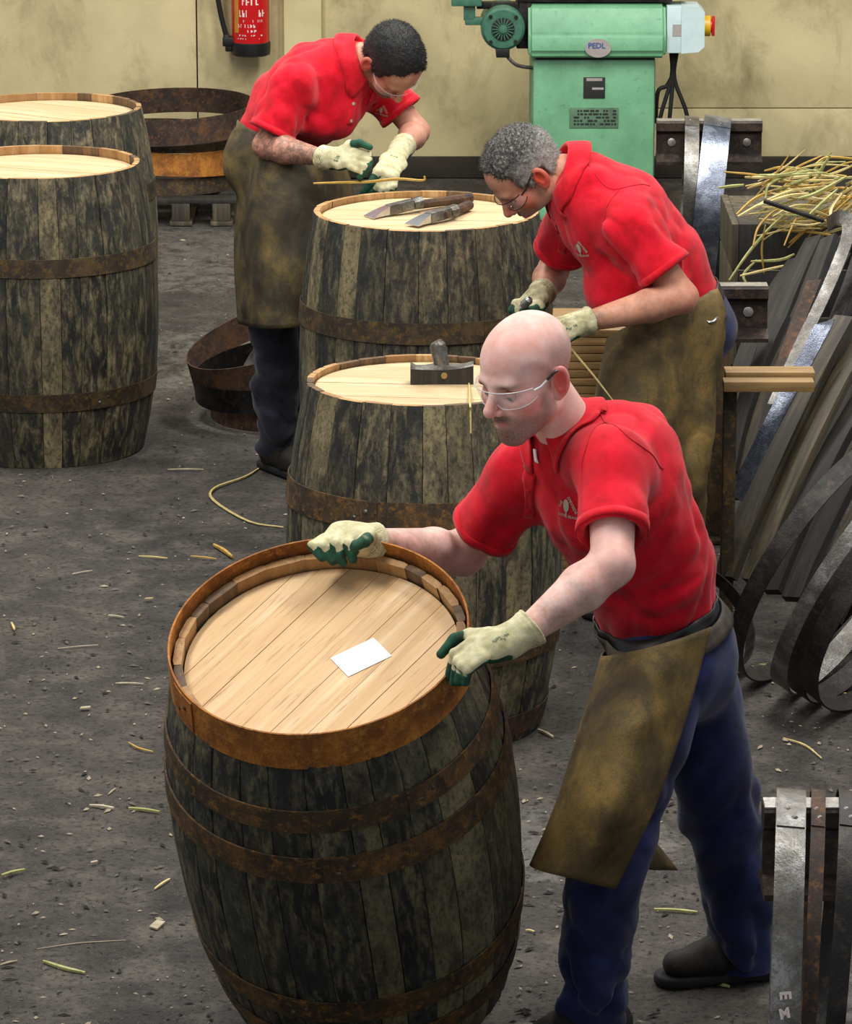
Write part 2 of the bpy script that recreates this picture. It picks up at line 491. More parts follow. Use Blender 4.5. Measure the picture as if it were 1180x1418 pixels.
def barrel(name, Hh, r0, R, n, hoops, smat, seed, head_rot=0.0, depth=0.03, boards=9, headmat='oak', dark_rim=0.3, tz=0.028, rim='chime'):
    rnd = random.Random(seed)
    root = empty(name)
    prof = lambda z: R - (R-r0)*abs(2*z/Hh-1)**2.1
    ws = [rnd.uniform(0.72, 1.28) for _ in range(n)]; s = sum(ws); a = rnd.uniform(0, 1)
    nz = 10
    for i in range(n):
        da = 2*PI*ws[i]/s; a0 = a + 0.0028; a1 = a + da - 0.0028; a += da
        off = rnd.uniform(-0.0018, 0.0018); mid = (a0+a1)/2
        ztop = Hh - rnd.uniform(0, 0.003)
        vs = []; fs = []; mi = []
        for k in range(nz+1):
            z = ztop*k/nz
            ro = prof(z) + off
            ri = ro - tz
            if k == nz: ri = ro - tz*0.62           # chamfered chime
            for (ang, r) in ((a0, ro-0.0025), (a0*0.82+a1*0.18, ro), (a0*0.18+a1*0.82, ro), (a1, ro-0.0025), (a1+0.004, ri), (a0-0.004, ri)):
                vs.append((r*math.cos(ang), r*math.sin(ang), z))
        for k in range(nz):
            for j in range(6):
                l = (j+1) % 6
                fs.append((k*6+j, k*6+l, (k+1)*6+l, (k+1)*6+j)); mi.append(1 if j == 4 else 0)
        fs.append(tuple(range(5, -1, -1))); mi.append(0)
        fs.append(tuple(nz*6+j for j in range(6))); mi.append(1)
        mb = MB(); mb.add(vs, fs); mb.m = mi
        rim_m = MAT['chime_old'] if rnd.random() < dark_rim else MAT[rim]
        mb.build('stave', [MAT[smat], rim_m], root, 28)
    # head boards
    rh = prof(Hh-depth) - tz*0.98; zt = Hh - depth
    bw = [rnd.uniform(0.7, 1.3) for _ in range(boards)]; s = sum(bw); x = -rh
    cr, sr = math.cos(head_rot), math.sin(head_rot)
    for k in range(boards):
        w = 2*rh*bw[k]/s
        poly = strip_of_circle(rh, x+0.0007, x+w-0.0007); x += w
        dz = rnd.uniform(-0.0008, 0.0008)
        cx = sum(p[0] for p in poly)/len(poly)
        mb = MB().prism([(px-cx, py) for px, py in poly], zt-0.02+dz, zt+dz)
        b = mb.build('head_board', MAT[headmat], root, 0)
        b.location = (cx*cr, cx*sr, 0); b.rotation_euler = (0, 0, head_rot)
    for (z, w, hm, t) in hoops:
        h = ring_band(lambda q: prof(min(max(q, 0), Hh))+0.0005, z-w/2, z+w/2, t).build('hoop', MAT[hm], root, 40)
        rivets(h, prof, z, t+0.0006, rnd.uniform(-2.6, -0.4), MAT['steel_grey'], w)
    return root, prof

# left pair
bA, _ = barrel('barrel', 1.0, 0.345, 0.402, 27, [(0.70,0.062,'rust_dark',0.004), (0.235,0.062,'rust_dark',0.004)], 'stave', 1, 1.2, 0.03, 8, 'oak_pale', 0.25)
bA.location = ((54-590)/404.0, 14.2, 0)
tag(bA, 'upright dark barrel with pale open-rimmed head standing in front of another, beside the bare floor', 'barrel', 'upright barrels being worked')
bB, _ = barrel('barrel', 1.0, 0.35, 0.405, 26, [(0.70,0.062,'rust_dark',0.004), (0.235,0.062,'rust_dark',0.004)], 'stave', 2, 1.0, 0.03, 8, 'oak_pale', 0.3)
bB.location = ((60-590)/377.0, 15.4, 0)
tag(bB, 'upright barrel with pale head standing behind another, next to rusty hoops on a pallet', 'barrel', 'upright barrels being worked')
# middle row
b1, _ = barrel('barrel', 1.05, 0.355, 0.405, 27, [(0.735,0.066,'rust_dark',0.004), (0.26,0.066,'rust_dark',0.004)], 'stave', 3, 1.5, 0.022, 8, 'oak_pale', 0.25)
b1.location = (0.0, 13.0, 0)
tag(b1, 'upright barrel with two hammers lying on its pale wooden head', 'barrel', 'upright barrels being worked')
b2, prof2 = barrel('barrel', 0.955, 0.318, 0.378, 28, [(0.665,0.075,'rust_mid',0.004), (0.275,0.07,'rust_mid',0.004), (0.05,0.06,'rust_brown',0.004)], 'stave', 4, 1.45, 0.018, 8, 'oak_pale', 0.55)
b2.location = (-0.004, 11.0, 0)
tag(b2, 'upright barrel with a hoop driver block standing on its pale head', 'barrel', 'upright barrels being worked')
# front barrel, tipped on its chime by the man
b3, prof3 = barrel('barrel', 0.95, 0.306, 0.372, 27, [(0.775,0.05,'rust_mid',0.004), (0.655,0.062,'rust_mid',0.004), (0.235,0.065,'rust_mid',0.004), (0.11,0.05,'rust_mid',0.004)], 'stave_dark', 5, -0.68, 0.034, 10, 'oak', 0.2)
tag(b3, 'dark barrel tipped on its edge with a wide bright rusty hoop around its oak head', 'barrel')
B3_AX = Vector((-0.105, -0.405, 0.908)).normalized()
def place_b3():
    z = B3_AX; y = (Vector((0, 1, 0)) - z*z.y).normalized(); x = y.cross(z)
    Rm = Matrix((x, y, z)).transposed().to_4x4()
    top = U(443, 902, 8.33)
    base = top - z*0.95
    # rest the lowest rim point on the floor
    low = min((Rm @ Vector((0.306*math.cos(a), 0.306*math.sin(a), 0))).z for a in [k*PI/90 for k in range(180)])
    base.z = -low
    b3.matrix_world = Matrix.Translation(base) @ Rm
    return Matrix.Translation(base) @ Rm
B3M = place_b3()
# wide rusty chime hoop standing proud of the staves
th = ring_band(lambda z: 0.306 + 0.004 + (0.98-z)*0.08, 0.895, 0.982, 0.004, 96).build('chime_hoop', MAT['rust'], b3, 40)
rivets(th, lambda z: 0.306+0.004+(0.98-z)*0.08, 0.938, 0.0045, -1.1-1.6, MAT['rust_dark'], 0.08)

# ------------------------------------------------------------------ text and print
def text_mesh(s, size, bold=0.0, extrude=0.0004):
    cu = bpy.data.curves.new('lettering', 'FONT'); cu.body = s; cu.size = size
    cu.align_x = 'CENTER'; cu.align_y = 'CENTER'; cu.extrude = extrude; cu.offset = bold; cu.resolution_u = 2
    o = bpy.data.objects.new('lettering', cu); C.objects.link(o)
    dg = bpy.context.evaluated_depsgraph_get()
    me = bpy.data.meshes.new_from_object(o.evaluated_get(dg))
    bpy.data.objects.remove(o); bpy.data.curves.remove(cu)
    return me

def put_text(s, size, M, mat, parent, name='lettering', bend=None, bold=0.0):
    """flat lettering, in its own xy plane, moved by M; bend = radius of a vertical cylinder it wraps"""
    me = text_mesh(s, size, bold)
    if bend:
        for v in me.vertices:
            a = v.co.x / bend; r = bend + v.co.z
            v.co = (r*math.sin(a), v.co.y, r*math.cos(a) - bend)
    me.transform(M); me.materials.clear(); me.materials.append(mat)
    return link(name, me, parent)

FRONT = Matrix.Rotation(PI/2, 4, 'X')      # text plane turned to face -y

# ------------------------------------------------------------------ fire extinguisher on the wall
def extinguisher():
    sc = FPX / (WY*math.cos(PITCH) + 2.9*math.sin(PITCH))
    cx = (349-590)/sc; zb = wz(71); r = 0.088; cy = WY - 0.13
    t = empty('fire_extinguisher', (cx, cy, zb))
    tag(t, 'red fire extinguisher with black base and hose hung on the cream wall', 'extinguisher')
    MB().lathe([(r-0.004,0.055),(r,0.06),(r,0.42),(r*0.93,0.46),(r*0.7,0.49),(0.03,0.51),(0.026,0.53)], 40).build('cylinder', MAT['ext_red'], t)
    MB().lathe([(r-0.012,0.0),(r+0.002,0.006),(r+0.005,0.03),(r+0.005,0.062),(r,0.066)], 40).build('base_cup', MAT['black'], t)
    hb = MB().box((-r-0.042,-0.035,0.045),(-r+0.03,0.03,0.09), bev=0.008)
    hb.box((-r-0.03,-0.03,0.02),(-r+0.04,0.03,0.06), bev=0.008)
    hb.build('nozzle_holder', MAT['black'], t)
    pts = catmull([(-r-0.022,-0.01,0.08),(-r-0.05,-0.012,0.20),(-r-0.066,-0.015,0.32),(-r-0.06,-0.02,0.44),(-0.06,-0.02,0.55),(0,-0.02,0.56)], 8)
    h = MB().tube(pts, 0.012, 10).build('hose', MAT['black_rubber'], t)
    MB().tube([(-r-0.02,-0.01,0.075),(-r-0.026,-0.0105,0.10)], 0.015, 12).build('ferrule', MAT['steel_grey'], h)
    v = MB().lathe([(0.024,0.53),(0.024,0.57),(0.012,0.58)], 16); v.build('valve', MAT['chrome'], t)
    MB().box((-0.012,-0.12,0.565),(0.012,0.03,0.573), bev=0.002).box((-0.012,-0.13,0.60),(0.012,0.03,0.606), bev=0.002).build('handle', MAT['black'], t)
    MB().box((-0.03,0.085,0.36),(0.03,0.127,0.44), bev=0.004).build('wall_bracket', MAT['black'], t)
    # printed instructions: rows of small worn white marks, too blurred to read
    rp = random.Random(3)
    def mark(a0, a1, z0, z1):
        vs = []; fs = []; n = 5
        for k in range(n):
            a = -PI/2 + (a0+(a1-a0)*k/(n-1))/r
            for z in (z0, z1): vs.append(((r+0.0007)*math.cos(a), (r+0.0007)*math.sin(a), z))
        for k in range(n-1): fs.append((2*k, 2*k+2, 2*k+3, 2*k+1))
        mb_print.add(vs, fs)
    mb_print = MB()
    for (z0, h, x0, x1, w) in ((0.245,0.03,-0.035,0.07,0.022), (0.19,0.032,-0.05,0.075,0.014), (0.165,0.012,-0.03,0.07,0.008), (0.14,0.016,-0.055,0.05,0.010), (0.118,0.012,-0.01,0.03,0.012), (0.10,0.007,-0.065,0.07,0.012), (0.085,0.006,-0.06,0.06,0.010)):
        x = x0
        while x < x1:
            ww = w*rp.uniform(0.5, 1.1)
            if rp.random() < 0.75:
                mark(x, x+ww*0.35, z0, z0+h)
                if rp.random() < 0.7: mark(x, x+ww*0.8, z0+h*rp.choice([0, 0.4, 0.75]), z0+h*rp.choice([0.2, 0.6, 1.0]))
            x += ww + 0.004
    mb_print.build('printed_label', MAT['print_white'], t)['kind'] = 'stuff'
    # gold panel down the left of the label
    vs = []; fs = []
    for k in range(7):
        a = -PI/2 - 0.95 + 0.33*k/6
        for z in (0.115, 0.33): vs.append(((r+0.0006)*math.cos(a), (r+0.0006)*math.sin(a), z))
    for k in range(6): fs.append((2*k, 2*k+2, 2*k+3, 2*k+1))
    MB().add(vs, fs).build('label_panel', MAT['print_gold'], t)
extinguisher()

# ------------------------------------------------------------------ green machine
def machine():
    Y = 18.5; D = 0.55
    def x(px): return U(px, 120, Y).x
    def z(py): return U(590, py, Y).z
    t = empty('workshop_machine', (x(828), Y + D/2, 0))
    tag(t, 'green cast iron workshop machine with round motor and switch box against the wall', 'machine')
    ox = t.location.x; oy = t.location.y
    X = lambda px: x(px) - ox
    f = -D/2
    col = MB().box((X(737), f, 0.06), (X(908), D/2, z(76)), bev=0.03)
    col.box((X(726), f-0.04, 0), (X(920), D/2+0.03, 0.07), bev=0.015)
    col.build('column', MAT['green'], t)
    # hood: rounded casing with a sloped upper face
    z0, z1, zm = z(79), z(3), z(46)
    poly = [(f-0.055, z0+0.02), (f-0.04, z0), (D/2, z0), (D/2, z1), (f+0.10, z1), (f+0.02, z1-0.015), (f-0.055, zm)]
    M = Matrix(((0,0,1,0),(1,0,0,0),(0,1,0,0),(0,0,0,1)))
    bm = bmesh.new(); hb = MB().prism(poly, X(731), X(921), 0, M)
    vv = [bm.verts.new(p) for p in hb.v]; [bm.faces.new([vv[i] for i in fc]) for fc in hb.f]
    bmesh.ops.recalc_face_normals(bm, faces=bm.faces[:])
    bmesh.ops.bevel(bm, geom=bm.edges[:], offset=0.016, segments=3, affect='EDGES')
    MB().addbm(bm).build('hood', MAT['green'], t)
    MB().box((X(742), f-0.004, z0-0.012), (X(906), D/2-0.02, z0+0.004)).build('gap_seal', MAT['black'], t)
    # dark bed and green table above the hood
    MB().box((X(716), f+0.02, z1-0.004), (X(930), D/2, z1+0.028), bev=0.008).build('bed', MAT['iron_dark'], t)
    MB().box((X(762), f+0.0, z1+0.026), (X(880), D/2-0.05, z1+0.12), bev=0.01).build('table', MAT['green_dark'], t)
    MB().box((X(880), f+0.0, z1+0.026), (X(952), D/2-0.05, z1+0.10), bev=0.02).build('arm', MAT['green_dark'], t)
    # motor
    mx, mz = X(696), z(38); r = 0.098
    MR = Matrix.Translation((mx, f+0.02, mz)) @ Matrix.Rotation(PI/2, 4, 'X')
    mo = MB().lathe([(r*0.9,-0.22),(r,-0.2),(r,0.05),(r*0.97,0.065),(r*0.86,0.075)], 40, 0, MR).build('motor', MAT['motor_green'], t)
    MB().lathe([(r*0.52,0.07),(r*0.52,0.079),(r*0.46,0.08)], 32, 0, MR).build('vent_disc', MAT['black'], mo)
    for k in range(18):
        a = 2*PI*k/18
        Mk = MR @ Matrix.Rotation(a, 4, 'Z')
        MB().box((0.018,-0.0022,0.078),(r*0.5,0.0022,0.084), 0, Mk).build('vent_rib', MAT['motor_green'], mo)
    MB().lathe([(0.02,0.076),(0.018,0.088),(0.008,0.09)], 16, 0, MR).build('fan_hub', MAT['motor_green'], mo)
    for a in (0.75, 2.35, 3.95, 5.5):
        Mk = MR @ Matrix.Translation((r*0.8*math.cos(a), r*0.8*math.sin(a), 0.07))
        MB().lathe([(0.009,0),(0.009,0.012)], 6, 0, Mk).build('bolt', MAT['iron_dark'], mo)
    MB().box((mx-0.03, f-0.05, mz-r-0.03), (mx+0.03, f+0.2, mz-r+0.01), bev=0.005).build('motor_foot', MAT['black'], mo)
    MB().box((mx+0.06, f+0.03, mz-0.10), (X(736), f+0.25, mz+0.13), bev=0.01).build('motor_bracket', MAT['iron_dark'], t)
    MB().tube(catmull([(mx+0.01, f, mz-r-0.02), (mx+0.05, f-0.01, mz-r-0.06), (X(722), f, z(92)), (X(738), f+0.02, z(95))], 6), 0.008, 8).build('motor_cable', MAT['steel_grey'], t)
    # bracket and knob above the motor
    br = MB().box((X(625), f, z(9)), (X(667), f+0.1, z(-6)), bev=0.006).box((X(642), f+0.02, z(30)), (X(658), f+0.08, z(5)), bev=0.006)
    br.box((X(644), f+0.02, z(36)), (X(672), f+0.08, z(26)), bev=0.006)
    br.build('guide_bracket', MAT['motor_green'], t)
    MB().box((X(660), f+0.03, z(14)), (X(720), f+0.07, z(4)), bev=0.004).build('guide_bar', MAT['iron_dark'], t)
    # switch box
    bx = MB().box((X(922), f-0.02, z(73)), (X(943), f+0.16, z(8)), bev=0.006).build('switch_box', MAT['switch_box'], t)
    poly = [(X(942), z(73)), (X(966), z(71)), (X(974), z(64)), (X(974), z(16)), (X(966), z(8)), (X(942), z(7))]
    Mf = Matrix(((1,0,0,0),(0,0,-1,f+0.14),(0,1,0,0),(0,0,0,1)))
    MB().prism([(a, b) for a, b in poly], 0.0, 0.17, 0, Mf).build('box_cover', MAT['switch_box'], bx, 30)
    MB().box((X(930), f-0.0225, z(49)), (X(942), f-0.019, z(33))).build('label_plate', MAT['plate_grey'], bx)
    MR2 = Matrix.Translation((X(974), f+0.05, z(38))) @ Matrix.Rotation(PI/2, 4, 'Y')
    MB().lathe([(0.046,0),(0.046,0.028),(0.042,0.03)], 24, 0, MR2).build('isolator_collar', MAT['yellow'], bx)
    MB().lathe([(0.03,0.028),(0.03,0.036)], 20, 0, MR2).box((-0.044,-0.012,0.036),(0.044,0.012,0.05), 0, MR2, 0.003).build('isolator_knob', MAT['red_plastic'], bx)
    # cables under the box
    for (a, b, e) in (((930,73),(931,110),(916,165)), ((934,73),(933,112),(929,165)), ((938,73),(935,112),(953,162)), ((930,112),(924,122),(912,130))):
        y0 = f+0.06
        MB().tube(catmull([(X(a[0]), y0, z(a[1])), (X(b[0]), y0, z(b[1])), (X(e[0]), y0-0.01, z(e[1])), (X(e[0])-0.005, y0+0.05, z(e[1]+45))], 5), 0.010, 8).build('cable', MAT['black_rubber'], t)
    # plates
    def plate(p0, p1, mat, name, y):
        return MB().box((X(p0[0]), y-0.004, z(p1[1])), (X(p1[0]), y+0.002, z(p0[1])), bev=0.0015).build(name, MAT[mat], t)
    MB().lathe([(0.058,0),(0.058,0.004)], 32, 0, Matrix.Translation((X(827), f-0.056, z(64))) @ Matrix.Rotation(PI/2,4,'X') @ Matrix.Diagonal((1,0.72,1,1))).build('badge', MAT['plate_grey'], t)
    put_text('PEDL', 0.034, Matrix.Translation((X(825), f-0.0608, z(61))) @ FRONT, MAT['print_blue'], t, bold=0.001)
    plate((808,107),(838,136),'print_dark','name_plate', f)
    y = f-0.0046
    MB().box((X(812), y-0.0006, z(112)), (X(834), y, z(108))).box((X(820), y-0.0006, z(124)), (X(836), y, z(121))).build('plate_stripe', MAT['plate_grey'], t)
    plate((789,149),(857,177),'green_dark','instruction_plate', f)
    ip = MB(); rp = random.Random(8)
    for k in range(5):
        q = 795
        while q < 852:
            w = rp.uniform(2, 8)
            if rp.random() < 0.8: ip.box((X(q), y-0.0006, z(154.6+4.6*k)), (X(min(q+w, 854)), y, z(152+4.6*k)))
            q += w+1.5
    ip.build('worn_print', MAT['print_dark'], t, 0)['kind'] = 'stuff'
machine()

# ------------------------------------------------------------------ hoops (loose)
def hoop_mesh(r, w, t=0.004, flare=0.06, n=72, wob=0.0):
    return ring_band(lambda z: r - flare*z, -w/2, w/2, t, n, 3, wob)
def put_hoop(r, w, mat, centre, axis, label, group=None, t=0.004, flare=0.06, spin=0.0, wob=0.0, rest=None, name='barrel_hoop'):
    h = hoop_mesh(r, w, t, flare, wob=wob).build(name, MAT[mat], None, 40)
    z = Vector(axis).normalized(); x = z.orthogonal().normalized(); y = z.cross(x)
    Rm = Matrix((x, y, z)).transposed().to_4x4() @ Matrix.Rotation(spin, 4, 'Z')
    c = Vector(centre)
    if rest is not None:
        low = min((Rm @ Vector(v.co)).z for v in h.data.vertices)
        c.z = rest - low
    h.matrix_world = Matrix.Translation(c) @ Rm
    rivets(h, lambda q: r - flare*q, 0.0, t, 1.0, MAT['steel_grey'], w)
    tag(h, label, 'barrel hoop', group)
    return h

# rusty hoops stacked on a pallet by the wall
def pallet():
    c = G(262, 296); c.y = 18.75
    t = empty('pallet', (c.x, c.y, 0))
    tag(t, 'low wooden pallet under the stacked rusty hoops by the wall', 'pallet')
    for k in range(5):
        y = -0.36 + 0.18*k
        MB().box((-0.42, y-0.05, 0.10), (0.30, y+0.05, 0.122), bev=0.003).build('deck_board', MAT['dark_wood'], t)
    for x in (-0.37, -0.02, 0.16):
        for y in (-0.36, 0, 0.36):
            MB().box((x-0.04, y-0.05, 0.02), (x+0.04, y+0.05, 0.10), bev=0.003).build('block', MAT['grey_wood'], t)
        MB().box((x-0.05, -0.41, 0), (x+0.05, 0.41, 0.02), bev=0.003).build('runner', MAT['grey_wood'], t)
    cx, cy = c.x - 0.10, c.y
    g = 'rusty hoops stacked on the pallet'
    put_hoop(0.335, 0.075, 'rust_dark', (cx, cy, 0.16), (0,0,1), 'dark iron hoop lying at the bottom of the stack on the pallet', g)
    put_hoop(0.35, 0.10, 'rust', (cx+0.0, cy, 0.258), (0.06,0.02,1), 'bright rust-orange wide hoop in the middle of the stack on the pallet', g)
    put_hoop(0.33, 0.07, 'rust_dark', (cx-0.02, cy+0.02, 0.335), (0.02,0.03,1), 'narrow dark hoop resting between the two wide hoops on the pallet', g)
    put_hoop(0.39, 0.115, 'rust_brown', (cx+0.005, cy+0.0, 0.425), (-0.03,-0.035,1), 'large dark brown hoop on top of the stack on the pallet', g)
pallet()

# fallen hoops behind the left man's leg
def floor_hoops():
    g = 'loose hoops heaped on the floor by the man in dark trousers'
    y = 14.65
    cx = (376-590)/400.0
    put_hoop(0.285, 0.08, 'rust_brown', (cx+0.05, y, 0.07), (-0.05,-0.05,1), 'dark hoop lying flat on the floor under the heap of loose hoops', g, rest=0.0)
    put_hoop(0.315, 0.085, 'iron_dark', (cx+0.02, y, 0.155), (-0.14,-0.08,1), 'dark iron hoop in the middle of the heap on the floor', g)
    put_hoop(0.345, 0.105, 'rust_brown', (cx+0.02, y+0.02, 0.265), (-0.32,-0.10,1), 'brown rusty hoop tilted on top of the heap on the floor', g)
    put_hoop(0.19, 0.04, 'steel_grey', (cx-0.01, y+0.0, 0.20), (-0.75,-0.25,0.6), 'small bright-edged hoop leaning inside the heap on the floor', g)
floor_hoops()

# ------------------------------------------------------------------ iron rail stands with hoops hung on them
def rail_stand(x0, x1, Y, ztop, label, bolts, hh=0.165):
    t = empty('rail_bench', ((x0+x1)/2, Y, 0)); tag(t, label, 'rail bench')
    L0, L1 = x0-t.location.x, x1-t.location.x
    zb = ztop - hh; hw = 0.036; fw = 0.07
    prof = [(-fw, zb), (fw, zb), (fw, zb+0.012), (0.012, zb+0.034), (0.009, ztop-0.052), (hw, ztop-0.038), (hw, ztop-0.008), (hw-0.008, ztop), (-hw+0.008, ztop), (-hw, ztop-0.008), (-hw, ztop-0.038), (-0.009, ztop-0.052), (-0.012, zb+0.034), (-fw, zb+0.012)]
    M = Matrix(((0,0,1,0),(1,0,0,0),(0,1,0,0),(0,0,0,1)))
    MB().prism(prof, L0, L1, 0, M).build('rail', MAT['rail'], t, 30)
    MB().box((L0+0.002, -hw+0.006, ztop-0.001), (L1-0.002, hw-0.006, ztop+0.0015)).build('worn_top', MAT['rail_top'], t, 0)
    for bx_ in bolts:
        Mb = Matrix.Translation((bx_-t.location.x, -0.010, ztop-0.085)) @ Matrix.Rotation(PI/2, 4, 'X')
        MB().lathe([(0.016,0),(0.016,0.006),(0.012,0.008)], 14, 0, Mb).build('bolt', MAT['rail_top'], t)
    return t
def post(t, x, w=0.045, mat='rust_dark', ztop=0.7):
    lx = x - t.location.x
    MB().box((lx-w, -w, 0.012), (lx+w, w, ztop), bev=0.006).build('post', MAT[mat], t)
    MB().box((lx-0.1, -0.1, 0), (lx+0.1, 0.1, 0.014), bev=0.003).build('foot_plate', MAT[mat], t)

# back rail
YR = 16.1
def rx(px, py, Y): return U(px, py, Y).x
zt = U(980, 166, YR).z
ra = rail_stand(rx(909,180,YR), rx(1055,180,YR), YR, zt, 'dark iron rail on a post with blued hoops hung over it, near the green machine', (rx(930,190,YR), rx(1034,190,YR)))
post(ra, rx(980,190,YR), 0.06, 'iron_dark', zt-0.165)
g = 'hoops hung over the iron rails'
def hang(px, Y, ztop, r, w, mat, label, yaw=0.0, lean=0.0):
    x = rx(px, 709 - 0, Y)
    ax = Vector((math.cos(yaw), math.sin(yaw), lean)).normalized()
    # inner top of the hoop rests on the rail
    put_hoop(r, w, mat, (x, Y, ztop + 0.0035 - r + 0.03*w), ax, label, g, t=0.005, flare=0.05)
xs = FPX/(YR*math.cos(PITCH)+2.6*math.sin(PITCH))
def hang_at(x, Y, ztop, r, w, mat, label, yaw=0.0, lean=0.0):
    ax = Vector((math.cos(yaw), math.sin(yaw), lean)).normalized()
    return put_hoop(r, w, mat, (x, Y, ztop + 0.0045 - r + 0.05*w/2), ax, label, g, t=0.005, flare=0.05)
hang_at(rx(956,180,YR), YR, zt, 0.30, 0.055, 'steel_grey', 'narrow grey steel hoop hung over the rail beside the wide blued hoop', -0.05, -0.02)
hang_at(rx(984,180,YR), YR, zt, 0.33, 0.105, 'steel', 'wide shiny blued steel hoop hung over the rail near the green machine', -0.085, -0.085)

# middle rail
YM = 12.95
zt = U(1020, 394, YM).z
rb = rail_stand(rx(972,420,YM), rx(1063,420,YM), YM, zt, 'short iron rail bench end with a single round bolt, behind the man with grey hair', (rx(1036,422,YM),), 0.172)
post(rb, rx(985,600,YM), 0.05, 'rust_dark', zt-0.172)

# plank on a post below it
YP = 11.92
zp = U(1060, 520, YP).z
pl = empty('plank_bench', (rx(1060,530,YP), YP, 0)); tag(pl, 'pale wooden plank on a rusty post beside the leaning staves', 'bench')
lx = pl.location.x
MB().box((rx(1000,530,YP)-lx, -0.07, zp-0.034), (rx(1125,530,YP)-lx, -0.005, zp-0.004), bev=0.003).build('plank', MAT['plank'], pl)
MB().box((rx(1005,530,YP)-lx, 0.005, zp-0.022), (rx(1129,530,YP)-lx, 0.09, zp+0.008), bev=0.003).build('plank', MAT['plank'], pl)
MB().box((rx(1000,650,YP)-lx, -0.03, 0.012), (rx(1018,650,YP)-lx, 0.03, zp-0.034), bev=0.006).box((rx(997,650,YP)-lx-0.02, -0.07, 0), (rx(1018,650,YP)-lx+0.03, 0.07, 0.014)).build('post', MAT['rust_dark'], pl)

# near rail with hoops at the right foreground
YN = 7.55
zt = U(1080, 1112, YN).z
rc = rail_stand(rx(1056,1150,YN), rx(1056,1150,YN)+0.75, YN, zt, 'iron rail bench with grey hoops hung over it, close to the front man\'s back foot', (), 0.172)
post(rc, rx(1056,1150,YN)+0.62, 0.06, 'iron_dark', zt-0.172)
hEM = hang_at(rx(1092,1150,YN), YN, zt, 0.34, 0.056, 'steel_grey', 'wide mottled grey hoop hung nearest the rail end, chalked EM', -0.088, -0.012)
hang_at(rx(1124,1150,YN), YN, zt, 0.33, 0.027, 'rust_brown', 'narrow brownish hoop hung between two wider hoops on the near rail', -0.088, -0.035)
hang_at(rx(1160,1150,YN), YN, zt, 0.32, 0.036, 'iron_dark', 'dark iron hoop with bright edges hung innermost on the near rail', -0.085, -0.06)

def chalk(letter, py, size, rot):
    c = hEM.matrix_world.translation; R_ = 0.346
    z = U(1096, py, YN-0.3).z; dz = z - c.z; y = -math.sqrt(max(0.0, R_*R_-dz*dz)); nrm = Vector((0.088, y, dz)).normalized()
    pos = Vector((c.x + 0.088*y*-1.0*-1.0 - 0.012*dz, c.y + y, z)) + nrm*0.0008
    Rm = nrm.to_track_quat('Z', 'Y').to_matrix().to_4x4()
    me = text_mesh(letter, size, 0.0012); me.transform(hEM.matrix_world.inverted() @ Matrix.Translation(pos) @ Rm @ Matrix.Rotation(rot, 4, 'Z'))
    me.materials.clear(); me.materials.append(MAT['print_white']); link('chalk_mark', me, hEM)
chalk('E', 1368, 0.030, -PI/2); chalk('M', 1392, 0.026, 0.15)

# ------------------------------------------------------------------ leaning staves and hoops on the right
def lean_stave(p0, p1, w, mat, label, nrm=(-0.75,-0.6,0.25), t=0.026, bow=0.03):
    p0 = Vector(p0); p1 = Vector(p1); n = Vector(nrm); d = (p1-p0).normalized()
    n = (n - d*n.dot(d)).normalized()
    o = empty('barrel_stave', p0) if False else None
    L = (p1-p0).length; pts = []; ws = []
    for k in range(7):
        s = k/6; pts.append(Vector((0, -bow*4*s*(1-s), L*s))); ws.append(w*(0.82+0.72*s*(1-s)))
    mb = MB().strip(pts, [(0,-1,0)]*7, ws, t)
    ob = mb.build('barrel_stave', MAT[mat], None, 30)
    y = -n; x = y.cross(d).normalized()
    Rm = Matrix((x, y, d)).transposed().to_4x4()
    ob.matrix_world = Matrix.Translation(p0) @ Rm
    tag(ob, label, 'stave', 'staves leaning in the stack on the right')
    return ob
gs = 'staves leaning in the stack on the right'
LS = 'weathered barrel stave leaning in the stack beside the plank bench'
LD = 'dark barrel stave, its colour deepened for shade, leaning in the stack beside the plank bench'  # the darker wood colour stands in for shade within the stack
# (foot pixel, foot depth) -> (head pixel, head depth), width
def stv(f, fY, h, hY, w, mat, nrm=(-0.75,-0.6,0.25)):
    pf = U(*f, fY); ph = U(*h, hY)
    if pf.z < 0.03: pf.z = 0.03
    lean_stave(pf, ph, w, mat, LS if mat == 'grey_wood' else LD, nrm)
SS = [((1005,800),11.9,(1172,440),12.3,0.095,'grey_wood'), ((1042,805),11.85,(1196,470),12.25,0.085,'grey_wood'),
      ((1020,690),12.7,(1102,470),13.0,0.10,'grey_wood'), ((1028,760),12.3,(1150,330),13.2,0.08,'dark_wood'),
      ((1070,820),11.75,(1215,520),12.2,0.08,'dark_wood'), ((1098,830),11.7,(1240,560),12.1,0.09,'dark_wood'),
      ((1030,610),13.1,(1130,330),13.6,0.09,'dark_wood'), ((1060,600),13.0,(1165,350),13.5,0.08,'grey_wood'),
      ((1085,700),12.5,(1190,380),13.3,0.085,'dark_wood'), ((1110,720),12.45,(1215,400),13.2,0.085,'dark_wood'),
      ((1135,840),11.65,(1270,600),12.0,0.09,'grey_wood'), ((1015,560),13.3,(1105,360),13.7,0.09,'dark_wood'),
      ((1130,700),12.3,(1235,420),13.0,0.09,'dark_wood'), ((1012,655),12.75,(1085,440),13.1,0.07,'dark_wood')]
SS += [((1150,860),11.55,(1290,640),11.9,0.09,'dark_wood'), ((1155,690),12.2,(1260,470),12.8,0.09,'grey_wood'), ((1050,640),12.9,(1140,370),13.45,0.08,'dark_wood'), ((1145,560),12.9,(1220,350),13.4,0.08,'dark_wood')]
for a in SS: stv(*a)

